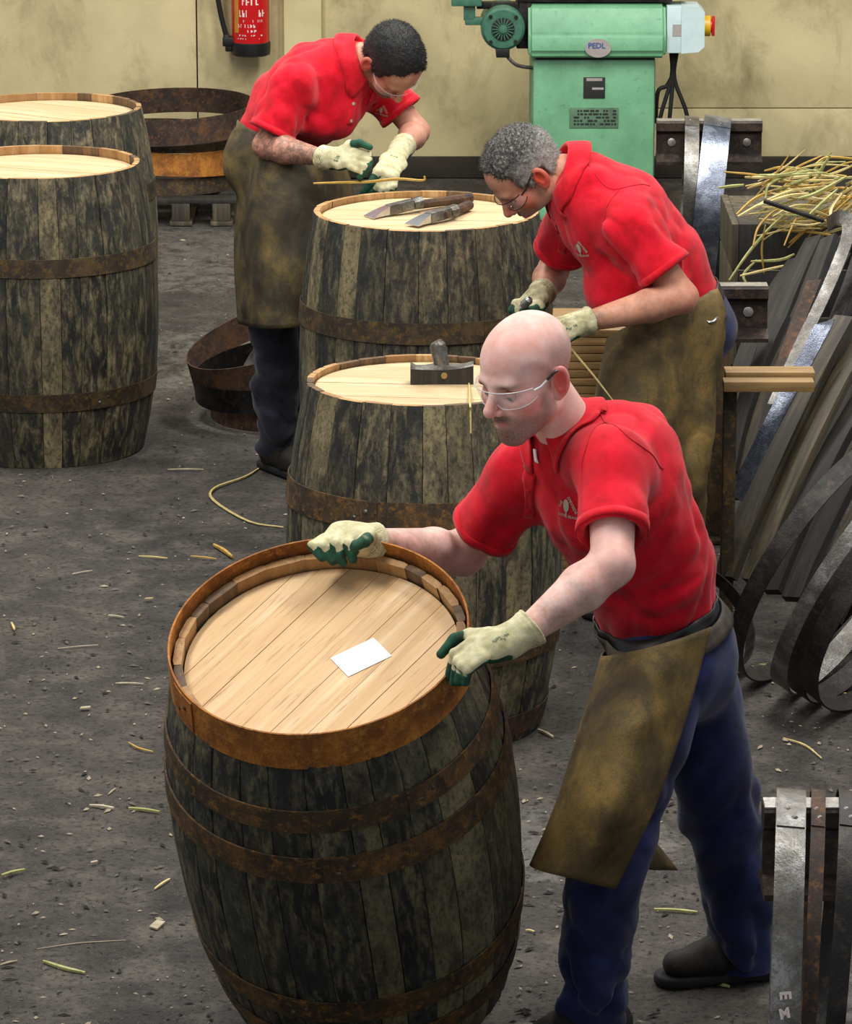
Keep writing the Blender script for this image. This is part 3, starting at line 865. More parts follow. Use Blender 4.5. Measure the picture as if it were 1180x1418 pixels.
gl = 'hoops leaning among the staves on the right'
def long_hoop(px, py, Y, r, w, mat, ax, label, grp=gl, rest=None, t=0.005):
    put_hoop(r, w, mat, U(px, py, Y), ax, label, grp, t=t, flare=0.03, rest=rest)
# flat strips of hoop iron leaning on the staves
def iron_strip(pts, w, mat, label, nrm=(-0.55,-0.72,0.42)):
    P = [U(*p) for p in pts]; c = P[0].copy()
    pp = catmull([p-c for p in P], 6)
    o = MB().strip(pp, [nrm]*len(pp), w, 0.004).build('hoop_iron', MAT[mat], None, 40); o.location = c
    tag(o, label, 'iron strip', 'strips of hoop iron leaning on the staves'); return o
iron_strip([(1144,446,12.14),(1138,456,12.10),(1100,528,12.03),(1060,604,11.96),(1018,690,11.90)], 0.056, 'steel', 'bright silvery strip of hoop iron crossing behind the plank bench', (-0.42,-0.55,0.72))
iron_strip([(1146,312,13.0),(1160,301,12.95),(1174,306,12.9),(1172,335,12.85),(1146,400,12.75),(1110,475,12.6),(1072,560,12.45)], 0.045, 'steel_grey', 'grey strip of hoop iron with a bent top below the reeds')
iron_strip([(1196,335,12.9),(1176,395,12.8),(1156,445,12.7),(1138,500,12.6)], 0.048, 'iron_dark', 'dark strip of hoop iron right beside the bent grey one')
iron_strip([(1128,388,12.9),(1100,460,12.75),(1072,540,12.6)], 0.05, 'rust_brown', 'rusty brown strip of hoop iron between the rail and the bent grey strip')
# big hoops resting on the floor in front
gf = 'large hoops leaning on the floor in front of the staves'
LF = 'large dark hoop leaning on the floor in front of the staves'
long_hoop(1150, 815, 11.3, 0.41, 0.055, 'iron_dark', (0.74,-0.52,-0.45), 'large dark grey hoop leaning outermost on the floor in front of the staves', gf, rest=0.0)
long_hoop(1200, 830, 11.2, 0.40, 0.06, 'steel_grey', (0.78,-0.42,-0.47), 'large grey steel hoop leaning on the floor inside the outermost dark hoop', gf, rest=0.0)
long_hoop(1225, 850, 11.1, 0.38, 0.06, 'iron_dark', (0.74,-0.48,-0.46), 'large black hoop leaning on the floor behind the grey steel hoop', gf, rest=0.0)
long_hoop(1255, 870, 11.0, 0.37, 0.06, 'iron_dark', (0.66,-0.58,-0.46), 'large black hoop leaning furthest along the floor from the man', gf, rest=0.0)
put_hoop(0.17, 0.045, 'iron_dark', U(972, 880, 11.45), (0.55,-0.55,0.62), 'small dark hoop on the floor sticking out behind the front man\'s belt', None, t=0.004, rest=0.0)

# old grey box board behind the rail with a heap of reeds on it
bxo = empty('reed_crate', (rx(1120,400,14.2), 14.2, 0)); tag(bxo, 'weathered grey wooden crate carrying the heap of reeds', 'crate')
zt_ = U(1100, 300, 14.1).z
for k in range(5):
    z0 = zt_*k/5
    MB().box((-0.26, -0.22, z0+0.004), (0.55, -0.196, z0+zt_/5-0.004), bev=0.003).build('board', MAT['dark_wood'], bxo)
    MB().box((-0.285, -0.22, z0+0.004), (-0.261, 0.35, z0+zt_/5-0.004), bev=0.003).build('board', MAT['grey_wood'], bxo)
for k in range(4):
    MB().box((-0.26, -0.195+0.135*k, zt_-0.03), (0.55, -0.195+0.135*k+0.13, zt_-0.006), bev=0.003).build('board', MAT['grey_wood'], bxo)

def reed(pts, r, mat, label, cat='reed', grp='dried reeds heaped on the crate', flat=None, name='reed'):
    pts = [Vector(p) for p in pts]; c = sum(pts, Vector())/len(pts)
    pp = catmull([p-c for p in pts], 4)
    n = len(pp)
    mb = MB().tube(pp, [r*(0.75+0.5*math.sin(PI*k/(n-1))) for k in range(n)], 5)
    o = mb.build(name, MAT[mat], None, 50); o.location = c
    tag(o, label, cat, grp); return o
rr = random.Random(21)
LR = {'straw': 'pale dried reed lying in the heap on the crate', 'straw_green': 'greenish dried reed lying in the heap on the crate', 'straw_gold': 'golden dried reed lying in the heap on the crate'}
# reeds read off the heap: point lists in the photograph with depth
RP = [([(1003,238),(1050,243),(1085,253)],13.9,'straw_gold'), ([(995,260),(1030,256)],13.9,'straw_green'), ([(1060,275),(1066,255),(1100,240),(1140,234)],13.85,'straw_green'),
      ([(1078,252),(1120,250),(1150,243)],13.9,'straw_gold'), ([(1085,258),(1125,257),(1152,250)],13.85,'straw_gold'), ([(1022,300),(1055,282),(1095,265),(1145,258)],13.8,'straw'),
      ([(1050,285),(1090,272),(1120,268)],13.78,'straw'), ([(1020,297),(1045,275),(1075,262)],13.85,'straw_gold'), ([(1010,388),(1035,352),(1062,320),(1085,298)],13.72,'straw_green'),
      ([(1043,340),(1050,315),(1068,295),(1078,290)],13.75,'straw_gold'), ([(1060,312),(1055,345),(1058,378)],13.74,'straw_gold'), ([(1025,382),(1060,374),(1095,366)],13.74,'straw'),
      ([(1040,362),(1080,360),(1100,352)],13.78,'straw_green'), ([(1086,340),(1095,318),(1103,302)],13.74,'straw_gold'), ([(1150,215),(1135,240),(1122,275)],13.85,'straw_green'),
      ([(1128,228),(1145,218),(1180,220),(1215,226)],13.95,'straw_gold'), ([(1095,310),(1120,312),(1140,308)],13.74,'straw'), ([(1180,272),(1160,290),(1148,305)],13.7,'straw_gold'),
      ([(1105,275),(1130,268),(1172,245)],13.75,'straw_green'), ([(1118,300),(1140,280),(1160,262)],13.72,'straw_green'), ([(1150,300),(1152,288),(1166,268)],13.72,'straw'),
      ([(1090,288),(1125,292),(1150,300)],13.78,'straw'), ([(1070,300),(1100,285),(1135,285)],13.76,'straw'), ([(1035,395),(1030,380),(1048,360)],13.76,'straw_green')]
for pts, Y, mt in RP:
    n = len(pts)
    reed([U(x, y, Y + 0.03*(k - n/2)) for k, (x, y) in enumerate(pts)], rr.uniform(0.003, 0.0055), mt, LR[mt])
for k in range(95):
    x = rr.uniform(1060, 1205); y = rr.uniform(228, 325); a = rr.uniform(-0.9, 0.25); L = rr.uniform(40, 95); Y = rr.uniform(13.78, 14.2)
    bend = rr.uniform(-14, 14)
    if y > 285: Y = min(Y, 13.86)
    mt = rr.choice(['straw', 'straw_green', 'straw_gold', 'straw'])
    dx, dy = L/2*math.cos(a), L/2*math.sin(a)
    reed([U(x-dx, y-dy, Y+0.05), U(x, y+bend*0.4, Y), U(x+dx, y+dy, Y-0.02)], rr.uniform(0.0025, 0.005), mt, LR[mt])
tb = MB().box((-0.105,-0.012,-0.006),(0.105,0.012,0.006), bev=0.003).build('iron_bar', MAT['iron_dark'])
pa, pb = U(1058, 278, 13.66), U(1141, 306, 13.6)
tb.location = (pa+pb)/2; tb.rotation_euler = (0, math.asin((pa.z-pb.z)/(pb-pa).length), math.atan2(pb.y-pa.y, pb.x-pa.x))
tag(tb, 'short dark iron bar lying across the heap of reeds', 'iron bar')

# ------------------------------------------------------------------ pile of head boards behind barrel two
for k in range(33):
    z0 = 0.0302*k
    o = MB().box((-0.11, -0.16, 0), (0.11, 0.16, 0.023), bev=0.003).build('heading_board', MAT['plank'], None, 30)
    o.location = (0.505 + rr.uniform(-0.012, 0.012), 12.45, z0 if k == 0 else z0*0.82)
    o.rotation_euler = (0, 0, rr.uniform(-0.05, 0.05))
    tag(o, 'short yellowish oak board in the flat pile behind the bald man\'s head', 'board', 'pile of short oak boards')

# ------------------------------------------------------------------ tools
def hammer(hp0, hp1, head_c, head_dir, label, zt, r=0.014, hl=0.15, flare=True):
    """adze-type cooper's hammer: handle, collar, heavy head with square poll and flared blade"""
    t = empty('coopers_hammer', head_c); tag(t, label, 'hammer')
    c = Vector(head_c); p0, p1 = Vector(hp0)-c, Vector(hp1)-c
    MB().tube(catmull([p0, (p0+p1)/2, p1], 5), [r*1.0]*3+[r*1.05]*4+[r*1.15]*4, 10).build('handle', MAT['rust_brown'], t)
    d = Vector(head_dir).normalized(); up = Vector((0,0,1)); s = d.cross(up).normalized()
    Rm = Matrix((d, s, up)).transposed().to_4x4()
    h = MB().box((-0.05,-0.017,-0.017),(0.045,0.017,0.017), 0, Rm, 0.006)
    h.tube([Rm @ Vector((-0.05,0,0)), Rm @ Vector((-0.082,0,0))], [0.019, 0.021], 8)
    h.build('head', MAT['steel_grey'], t)
    b = MB(); vs = []; fs = []
    for k in range(4):
        s_ = k/3; w = 0.014+0.016*s_; th = 0.013*(1-s_)+0.0015; x = 0.04+0.075*s_; zz = -0.008*s_*s_
        vs += [(x,-w,zz-th),(x,w,zz-th),(x,w,zz+th),(x,-w,zz+th)]
    for k in range(3):
        for i in range(4):
            j = (i+1)%4; fs.append((k*4+i,k*4+j,(k+1)*4+j,(k+1)*4+i))
    fs += [(3,2,1,0),(12,13,14,15)]
    b.add(vs, fs, 0, Rm); b.build('blade', MAT['chrome'], t, 40)
    return t
zt1 = 1.05 - 0.022
# long hammer: head at left, handle to the right
hc = G(553, 287, zt1+0.024)
hammer(hc, G(652, 274, zt1+0.016), hc, G(512, 297, zt1+0.012)-hc, 'iron hammer with a dark handle pointing across the pale barrel head', zt1)
hc2 = G(606, 298, zt1+0.024)
hammer(hc2+Vector((0.02,0.0,0)), G(650, 284, zt1+0.018), hc2+Vector((0.0,0,0)), G(566, 309, zt1+0.016)-hc2, 'short hammer with a bright flat blade lying in front of the other hammer', zt1)

# hoop driver block on barrel two
def driver():
    zt2 = 0.955 - 0.018
    c = G(612, 530, zt2+0.001)
    t = empty('hoop_driver', c); tag(t, 'wooden hoop driver block with a grey steel top and peg handle on the barrel head', 'hoop driver')
    w = 0.085
    poly = []
    for k in range(13):
        x = -w + 2*w*k/12; poly.append((x, 0.040 + 0.012*(x/w)**2*(1 if x > 0 else 0.2)))
    M = Matrix(((1,0,0,0),(0,0,-1,0.022),(0,1,0,0),(0,0,0,1)))
    MB().prism([(-w,0),(w,0)] + poly[::-1], 0, 0.044, 0, M).build('block', MAT['dark_wood'], t, 30)
    top = MB(); vs = []; fs = []
    for k in range(13):
        x = -w + 2*w*k/12; z = poly[k][1]
        zz = z + 0.004 + 0.010*math.exp(-((x-0.0)/0.03)**2) + (0.008 if k == 0 else 0)
        vs += [(x,-0.023,z),(x,0.023,z),(x,0.02,zz),(x,-0.02,zz)]
    for k in range(12):
        for i in range(4):
            j = (i+1)%4; fs.append((k*4+i,k*4+j,(k+1)*4+j,(k+1)*4+i))
    fs += [(3,2,1,0),(48,49,50,51)]
    top.add(vs, fs); top.build('steel_shoe', MAT['steel_grey'], t, 40)
    MB().tube([(0.0,0.0,0.05),(-0.012,0.0,0.105),(-0.016,0,0.113)], [0.021,0.022,0.016], 14).build('peg', MAT['steel_grey'], t)
    MB().lathe([(0.009,0),(0.008,0.003)], 10, 0, Matrix.Translation((0.006,-0.022,0.024)) @ Matrix.Rotation(PI/2,4,'X')).build('bolt', MAT['plank'], t)
driver()

zt2 = 0.955-0.018
reed([G(646, 506, zt2+0.004), G(650, 535, zt2+0.004), G(651, 558, zt2+0.022), U(651.5, 570, 10.672), U(652, 600, 10.655)], 0.0028, 'straw', 'thin reed strand hanging over the edge of the barrel beside the driver block', 'reed', None, name='reed_strand')
# white card on the tipped barrel head
def card():
    o = MB().box((-0.0525,-0.037,0),(0.0525,0.037,0.0006)).build('card', MAT['white_paper'], None, 0)
    # local position on the head
    zl = 0.95-0.034+0.0018
    inv = B3M.inverted(); d = ray(500, 910); o0 = inv @ Vector((0,0,CAM_H)); dd = inv.to_3x3() @ d
    tt = (zl-o0.z)/dd.z; p = o0 + dd*tt
    o.matrix_world = B3M @ Matrix.Translation(p) @ Matrix.Rotation(0.50, 4, 'Z')
    tag(o, 'blank white card lying on the oak head of the tipped barrel', 'card')
card()

# ------------------------------------------------------------------ reed bits, chips and grit on the floor
FP = [([(393,730),(345,722),(296,693),(297,676),(340,660),(368,642)],'straw',0.006,'long pale reed curling over the floor beside the upright barrel',1),
      ([(296,754),(310,762),(322,771)],'straw_gold',0.009,None,0), ([(232,650),(282,650)],'chip',0.004,None,0), ([(60,1331),(90,1341),(118,1347)],'straw_green',0.007,None,0),
      ([(52,1314),(110,1306),(174,1302)],'chip',0.002,None,0), ([(124,1115),(158,1119)],'chip',0.006,None,0), ([(178,1119),(221,1124)],'straw_green',0.006,None,0),
      ([(80,898),(136,893)],'chip',0.0025,None,0), ([(160,946),(199,947)],'chip',0.004,None,0), ([(150,852),(172,855)],'chip',0.004,None,0), ([(2,1212),(34,1204)],'straw_green',0.006,None,0),
      ([(214,1231),(235,1217)],'straw',0.005,None,0), ([(178,1028),(192,1036),(212,1041)],'straw_gold',0.004,None,0), ([(16,862),(20,872)],'straw',0.006,None,0), ([(192,770),(232,773)],'straw',0.004,None,0),
      ([(264,770),(300,774)],'straw_gold',0.004,None,0), ([(906,1259),(966,1263)],'straw_green',0.006,None,0), ([(953,1353),(1010,1366)],'straw_green',0.007,None,0), ([(928,1368),(950,1357)],'straw_green',0.008,None,0),
      ([(1085,1022),(1115,1032),(1138,1050)],'straw',0.004,None,0), ([(955,1337),(968,1334)],'chip',0.005,None,0), ([(728,1288),(740,1290)],'straw',0.004,None,0), ([(1052,920),(1075,923)],'straw',0.004,None,0),
      ([(745,1010),(766,1020)],'chip',0.006,None,0), ([(24,1330),(0,1336)],'chip',0.004,None,0), ([(1150,958),(1180,962)],'straw_gold',0.004,None,0), ([(150,1100),(160,1092)],'chip',0.004,None,0), ([(100,795),(128,790)],'chip',0.003,None,0)]
LAB = {'straw': 'pale broken reed lying on the dirt floor', 'straw_gold': 'golden broken reed lying on the dirt floor', 'straw_green': 'greenish broken reed stem lying on the dirt floor', 'chip': 'pale thin wood sliver lying on the dirt floor'}
for pts, mt, r, lab, single in FP:
    r *= 0.62
    P = [G(x, y, r*0.8) for x, y in pts]
    if len(P) == 2: P = [P[0], (P[0]+P[1])/2 + Vector((0,0.003,0)), P[1]]
    reed(P, r, mt, lab or LAB[mt], 'reed' if mt != 'chip' else 'wood sliver', None if single else ('wood slivers on the floor' if mt == 'chip' else 'broken reeds on the floor'), name='reed' if mt != 'chip' else 'wood_sliver')
# flat pale flake
for (px, py, a, s) in ((217,1282,1.3,0.028), (118,981,0.2,0.016), (206,830,0.1,0.014), (130,1195,0.5,0.010)):
    c = G(px, py, 0.002)
    o = MB().add([(-s,-s*0.4,0),(s*0.8,-s*0.5,0),(s,s*0.35,0.001),(-s*0.6,s*0.45,0),(-s,-s*0.4,0.004),(s*0.8,-s*0.5,0.005),(s,s*0.35,0.005),(-s*0.6,s*0.45,0.004)], [(3,2,1,0),(4,5,6,7),(0,1,5,4),(1,2,6,5),(2,3,7,6),(3,0,4,7)]).build('wood_chip', MAT['chip'], None, 0)
    o.location = c; o.rotation_euler = (0,0,a); tag(o, 'flat pale wood chip lying on the dirt floor', 'wood chip', 'flat wood chips on the floor')
KEEP = [(b.location.x, b.location.y, 0.42) for b in (bA, bB, b1, b2)] + [(0.03, 8.4, 0.36), (0.35, 8.5, 0.22), (0.7, 9.0, 0.22), (0.75, 11.8, 0.25), (0.66, 12.05, 0.25), (0.505, 12.45, 0.22), (-0.48, 13.8, 0.22), (-0.35, 14.05, 0.22)]
def grit():
    mb = MB(); r_ = random.Random(5)
    for k in range(3800):
        px = r_.uniform(-20, 1200); py = r_.uniform(330, 1440)
        c = G(px, py, 0)
        if any((c.x-ox)**2+(c.y-oy)**2 < rr_*rr_ for ox, oy, rr_ in KEEP): continue
        s = r_.choice([0.002,0.0025,0.003,0.004,0.006]); a = r_.uniform(0, PI)
        l = s*r_.uniform(1,3.5); ca, sa = math.cos(a), math.sin(a)
        vs = [(c.x+ca*l, c.y+sa*l, 0), (c.x-sa*s, c.y+ca*s, 0), (c.x-ca*l, c.y-sa*l, 0), (c.x+sa*s, c.y-ca*s, 0), (c.x, c.y, s*0.9)]
        mb.add(vs, [(0,1,4),(1,2,4),(2,3,4),(3,0,4)], r_.choice([0,0,0,1,1,2]))
    o = mb.build('floor_grit', [plain('grit_dark', srgb(40,37,34), 0.9), plain('grit_grey', srgb(100,94,86), 0.9), MAT['chip']], None, 0)
    tag(o, 'fine grit and wood crumbs strewn over the dirt floor', 'grit', kind='stuff')
grit()

# ------------------------------------------------------------------ implicit surfaces for people
def nz(v):
    v = np.asarray(v, float); return v/np.linalg.norm(v)
def vnoise(P):
    """smooth value noise, 0..1"""
    I = np.floor(P).astype(np.int64); F = P - I; F = F*F*(3-2*F)
    def hsh(i, j, k):
        h = (i*374761393 + j*668265263 + k*2147483647) & 0xffffffff
        h = ((h ^ (h >> 13))*1274126177) & 0xffffffff
        return ((h ^ (h >> 16)) & 0xffff)/65535.0
    out = 0
    for a in (0, 1):
        wa = F[:,0] if a else 1-F[:,0]
        for b in (0, 1):
            wb = F[:,1] if b else 1-F[:,1]
            for c in (0, 1):
                wc = F[:,2] if c else 1-F[:,2]
                out = out + wa*wb*wc*hsh(I[:,0]+a, I[:,1]+b, I[:,2]+c)
    return out
def folds(P, along, fl, fa, seed=0.0):
    """ridged noise: long folds running along a direction (fl = frequency along, fa = across)"""
    d = nz(along); c = P @ d
    Q = P*fa + np.outer(c, d)*(fl-fa) + seed
    n = vnoise(Q); n2 = vnoise(Q*2.1+7.7)
    return (1-np.abs(2*n-1)) - 0.5 + 0.35*(n2-0.5)

def rcone(a, b, ra, rb, lat=None, s=1.0, lat2=None):
    """round cone; lat = axis along which the section is stretched s times"""
    a = np.array(a, float); b = np.array(b, float); ba = b-a; L2 = max(ba @ ba, 1e-9)
    w = nz(lat) if lat is not None else None
    def f(P):
        q = P-a; h = np.clip(q @ ba/L2, 0, 1)
        q = q - h[:,None]*ba
        if w is not None: q = q + np.outer((q @ w)*(1.0/s-1.0), w)
        return np.sqrt((q*q).sum(1)) - (ra+(rb-ra)*h)
    return f
def ellip(c, R, axes=None):
    c = np.array(c, float); R = np.array(R, float)
    A = np.eye(3) if axes is None else np.array(axes, float)
    def f(P):
        q = (P-c) @ A.T
        k0 = np.sqrt(((q/R)**2).sum(1)); k1 = np.sqrt(((q/R**2)**2).sum(1))
        return np.where(k1 > 1e-9, k0*(k0-1)/np.maximum(k1, 1e-9), -R.min())
    return f
def sminf(a, b, k):
    h = np.clip(0.5+0.5*(b-a)/k, 0, 1)
    return b + (a-b)*h - k*h*(1-h)
def smaxf(a, b, k): return -sminf(-a, -b, k)
def union(fs, k=0.03):
    def f(P):
        d = fs[0](P)
        for g in fs[1:]:
            kk = k
            if isinstance(g, tuple): g, kk = g
            d = sminf(d, g(P), kk)
        return d
    return f
def cut(f, p, n, k=0.004):
    """keep the side of the plane that n points away from"""
    p = np.array(p, float); n = nz(n)
    return lambda P: smaxf(f(P), (P-p) @ n, k)
def minus(f, g, k=0.004): return lambda P: smaxf(f(P), -g(P), k)
def displace(f, g): return lambda P: f(P) + g(P)

def surface(f, lo, hi, h):
    lo = np.array(lo, float); hi = np.array(hi, float); B = 8
    nb = np.ceil((hi-lo)/(h*B)).astype(int) + 1
    n = nb*B
    ci = np.stack(np.meshgrid(*[np.arange(k) for k in nb], indexing='ij'), -1).reshape(-1, 3)
    cen = lo + (ci*B + (B-1)/2.0)*h
    dc = f(cen)
    act = np.abs(dc) < h*B*1.25
    F = np.repeat(np.repeat(np.repeat(np.sign(dc).reshape(nb).astype(np.float32), B, 0), B, 1), B, 2)
    loc = np.stack(np.meshgrid(*[np.arange(B)]*3, indexing='ij'), -1).reshape(-1, 3)
    ai = ci[act]
    for s in range(0, len(ai), 2000):
        blk = ai[s:s+2000]
        idx = (blk[:,None,:]*B + loc[None]).reshape(-1, 3)
        F[idx[:,0], idx[:,1], idx[:,2]] = f(lo + idx*h)
    ins = F < 0
    c8 = np.zeros(tuple(n-1), np.int8)
    corners = [(i,j,k) for i in (0,1) for j in (0,1) for k in (0,1)]
    sl = lambda o, m: slice(o, m-1+o)
    for (i,j,k) in corners: c8 += ins[sl(i,n[0]), sl(j,n[1]), sl(k,n[2])]
    cells = np.argwhere((c8 > 0) & (c8 < 8))
    vid = -np.ones(tuple(n-1), np.int64); vid[cells[:,0], cells[:,1], cells[:,2]] = np.arange(len(cells))
    acc = np.zeros((len(cells), 3)); cnt = np.zeros(len(cells))
    for a in corners:
        for ax in range(3):
            if a[ax] == 0:
                b = list(a); b[ax] = 1
                fa = F[cells[:,0]+a[0], cells[:,1]+a[1], cells[:,2]+a[2]]; fb = F[cells[:,0]+b[0], cells[:,1]+b[1], cells[:,2]+b[2]]
                m = (fa < 0) != (fb < 0)
                t = np.where(m, fa/np.where(m, fa-fb, 1), 0)
                p = np.tile(np.array(a, float), (len(cells), 1)); p[:,ax] += t
                acc += p*m[:,None]; cnt += m
    V = lo + (cells + acc/cnt[:,None])*h
    quads = []
    for ax in range(3):
        o = [(1,0,0),(0,1,0),(0,0,1)][ax]; u = [(0,1,0),(0,0,1),(1,0,0)][ax]; w = [(0,0,1),(1,0,0),(0,1,0)][ax]
        A = ins[:n[0]-o[0], :n[1]-o[1], :n[2]-o[2]]; Bq = ins[o[0]:, o[1]:, o[2]:]
        e = np.argwhere(A != Bq)
        u = np.array(u); w = np.array(w)
        ok = ((e-u-w) >= 0).all(1) & (e < np.array(n)-1).all(1)
        e = e[ok]; flip = A[e[:,0], e[:,1], e[:,2]]
        g = lambda x: vid[x[:,0], x[:,1], x[:,2]]
        q = np.stack([g(e-u-w), g(e-w), g(e), g(e-u)], 1)
        q[~flip] = q[~flip][:, ::-1]
        quads.append(q[(q >= 0).all(1)])
    return V, np.concatenate(quads)

def grad(f, P, e=0.0015):
    g = np.zeros_like(P)
    for i in range(3):
        d = np.zeros(3); d[i] = e
        g[:,i] = f(P+d) - f(P-d)
    return g/np.maximum(np.linalg.norm(g, axis=1, keepdims=True), 1e-9)
def push_out(P, f, margin, it=4):
    P = np.array(P, float)
    for _ in range(it):
        d = f(P); m = d < margin
        if not m.any(): break
        P[m] += grad(f, P[m])*(margin-d[m])[:,None]*0.9
    return P
def project(P, f, off, it=6):
    P = np.array(P, float)
    for _ in range(it): P += grad(f, P)*(off-f(P))[:,None]*0.9
    return P

def mesh_from(name, V, Fq, mats, origin, parent, attrs=None, smooth=True, solid=None, angle=None):
    me = bpy.data.meshes.new(name)
    V = np.asarray(V) - np.asarray(origin)
    me.from_pydata(V.tolist(), [], np.asarray(Fq).tolist())
    for m_ in (mats if isinstance(mats, (list, tuple)) else [mats]): me.materials.append(m_)
    if attrs:
        for k, a in attrs.items():
            at = me.attributes.new(k, 'FLOAT', 'POINT'); at.data.foreach_set('value', np.ascontiguousarray(a, dtype=np.float32))
    if smooth: me.polygons.foreach_set('use_smooth', [True]*len(me.polygons))
    if angle: me.set_sharp_from_angle(angle=math.radians(angle))
    me.update()
    o = link(name, me, parent)
    if solid:
        md = o.modifiers.new('thickness', 'SOLIDIFY'); md.thickness = solid; md.offset = 0
    return o

def grid_faces(nu, nv, closed=False):
    fs = []
    for i in range(nu-1 if not closed else nu):
        for j in range(nv-1):
            a = i*nv+j; b = ((i+1) % nu)*nv+j
            fs.append((a, b, b+1, a+1))
    return fs
def spline_grid(ctrl, nu, nv):
    """smooth surface through a grid of control points (rows x cols)"""
    rows = [np.array([p[:] for p in catmull(r, nv)]) for r in ctrl]
    m = len(rows[0]); cols = []
    for j in range(m):
        cols.append(np.array([p[:] for p in catmull([Vector(r[j]) for r in rows], nu)]))
    A = np.stack(cols, 1)      # nu' x nv' x 3
    return A

# ------------------------------------------------------------------ people: materials
def cloth(name, base, dark, lite, scale=16, rough=0.85, weave=900, attr_dirt=None):
    m = NT(name, rough, 0, 0.2)
    v = m.coords()
    n1 = m.noise(v, scale, 5, 0.6); n2 = m.noise(v, weave, 2, 0.5); n3 = m.noise(v, 5, 4, 0.6)
    c = m.ramp(n1, [(0.3, dark), (0.5, base), (0.72, lite)])
    c = m.mix(m.math('MULTIPLY', m.ramp(n3, m.bw(0.5, 0.8)), 0.35), c, dark)
    m.color(c)
    m.b.inputs['Sheen Weight'].default_value = 0.15
    m.bump(m.math('ADD', n2, m.math('MULTIPLY', n1, 1.5)), 0.25, 0.004)
    return m.mat
MAT['polo'] = cloth('red_polo', srgb(214,10,36), srgb(172,6,24), srgb(232,24,50))
MAT['polo_dark'] = cloth('red_seam', srgb(180,8,28), srgb(160,6,24), srgb(196,14,34), 30)
MAT['polo_rib'] = cloth('red_collar', srgb(214,14,36), srgb(186,10,28), srgb(232,32,52), 30)
MAT['navy'] = cloth('navy_trousers', srgb(30,35,76), srgb(18,21,48), srgb(48,54,108), 9)
MAT['charcoal'] = cloth('charcoal_trousers', srgb(36,38,48), srgb(22,23,30), srgb(54,56,70), 9)
def leather(name, a, b, c_, d):
    m = NT(name, 0.7, 0, 0.35)
    v = m.coords(); n1 = m.noise(v, 5.5, 6, 0.62, 0.4); n2 = m.noise(v, 17, 6, 0.7, 0.3); n3 = m.noise(v, 260, 3, 0.6)
    c = m.ramp(n1, [(0.3, a), (0.48, b), (0.66, c_)])
    c = m.mix(m.math('MULTIPLY', m.ramp(n2, m.bw(0.48, 0.72)), 0.75), c, d)
    c = m.mix(m.ramp(n3, [(0.3, (0.4,0.4,0.4,1)), (0.5, (0,0,0,1))]), c, a)
    m.color(c); m.bump(m.math('ADD', n3, n2), 0.3, 0.003); return m.mat
MAT['apron'] = leather('worn_leather', srgb(52,43,28), srgb(100,84,50), srgb(146,118,62), srgb(60,52,38))
MAT['apron_dark'] = leather('dark_leather', srgb(38,34,28), srgb(72,64,46), srgb(118,100,58), srgb(44,41,35))
MAT['belt'] = leather('belt_leather', srgb(36,32,28), srgb(58,52,44), srgb(84,76,62), srgb(30,27,24))
MAT['boot'] = leather('boot_leather', srgb(14,12,11), srgb(26,22,18), srgb(42,36,29), srgb(16,14,12))
def skin(name, base, red, pale, stub):
    m = NT(name, 0.52, 0, 0.4)
    v = m.coords(); n = m.noise(v, 28, 5, 0.6); f = m.noise(v, 240, 3, 0.6); sm = m.noise(v, 11, 5, 0.65)
    c = m.ramp(n, [(0.3, base), (0.55, m_lerp(base, pale, 0.5)), (0.75, pale)])
    c = m.mix(m.attr('red'), c, red)
    c = m.mix(m.math('MULTIPLY', m.attr('grime'), m.ramp(sm, m.bw(0.42, 0.66))), c, srgb(84,64,48))
    c = m.mix(m.math('MULTIPLY', m.attr('stubble'), m.math('ADD', 0.55, m.math('MULTIPLY', f, 0.7)), clamp=True), c, stub)
    c = m.mix(m.attr('brow'), c, m_lerp(stub, (0.01,0.008,0.006,1), 0.4))
    c = m.mix(m.math('MULTIPLY', m.attr('tattoo'), 0.75), c, m.mix(m.ramp(m.noise(v, 60, 5, 0.65, 0.8), m.bw(0.40, 0.56)), c, srgb(66,60,52)))
    m.color(c); m.bump(f, 0.08, 0.002)
    m.b.inputs['Subsurface Weight'].default_value = 0.12
    m.b.inputs['Subsurface Radius'].default_value = (0.012, 0.005, 0.003)
    m.b.inputs['Subsurface Scale'].default_value = 0.6
    return m.mat
def m_lerp(a, b, t): return tuple(x*(1-t)+y*t for x, y in zip(a, b))
MAT['skin3'] = skin('pink_skin', srgb(226,174,160), srgb(216,86,78), srgb(244,212,202), srgb(104,78,66))
MAT['skin2'] = skin('ruddy_skin', srgb(188,126,100), srgb(200,72,54), srgb(216,164,138), srgb(120,104,96))
MAT['skin1'] = skin('warm_skin', srgb(190,128,106), srgb(190,92,74), srgb(214,164,140), srgb(84,66,58))
def hairm(name, a, b, c_):
    m = NT(name, 0.55)
    v = m.coords(); n = m.noise(v, 120, 4, 0.7); n2 = m.noise(v, 16, 4)
    c = m.ramp(n, [(0.32, a), (0.5, b), (0.7, c_)])
    c = m.mix(m.math('MULTIPLY', m.ramp(n2, m.bw(0.4, 0.7)), 0.5), c, a)
    c = m.mix(m.attr('side'), c, c_)
    m.color(c); m.bump(n, 0.6, 0.006); return m.mat
MAT['hair_dark'] = hairm('black_hair', srgb(8,8,9), srgb(16,15,16), srgb(32,31,32))
MAT['hair_grey'] = hairm('grey_hair', srgb(30,28,27), srgb(70,67,63), srgb(176,172,166))
m = NT('work_glove', 0.8)
v = m.coords(); n = m.noise(v, 30, 5, 0.65); k_ = m.noise(v, 700, 2)
c = m.ramp(n, [(0.3, srgb(176,168,124)), (0.55, srgb(214,208,166)), (0.75, srgb(232,228,196))])
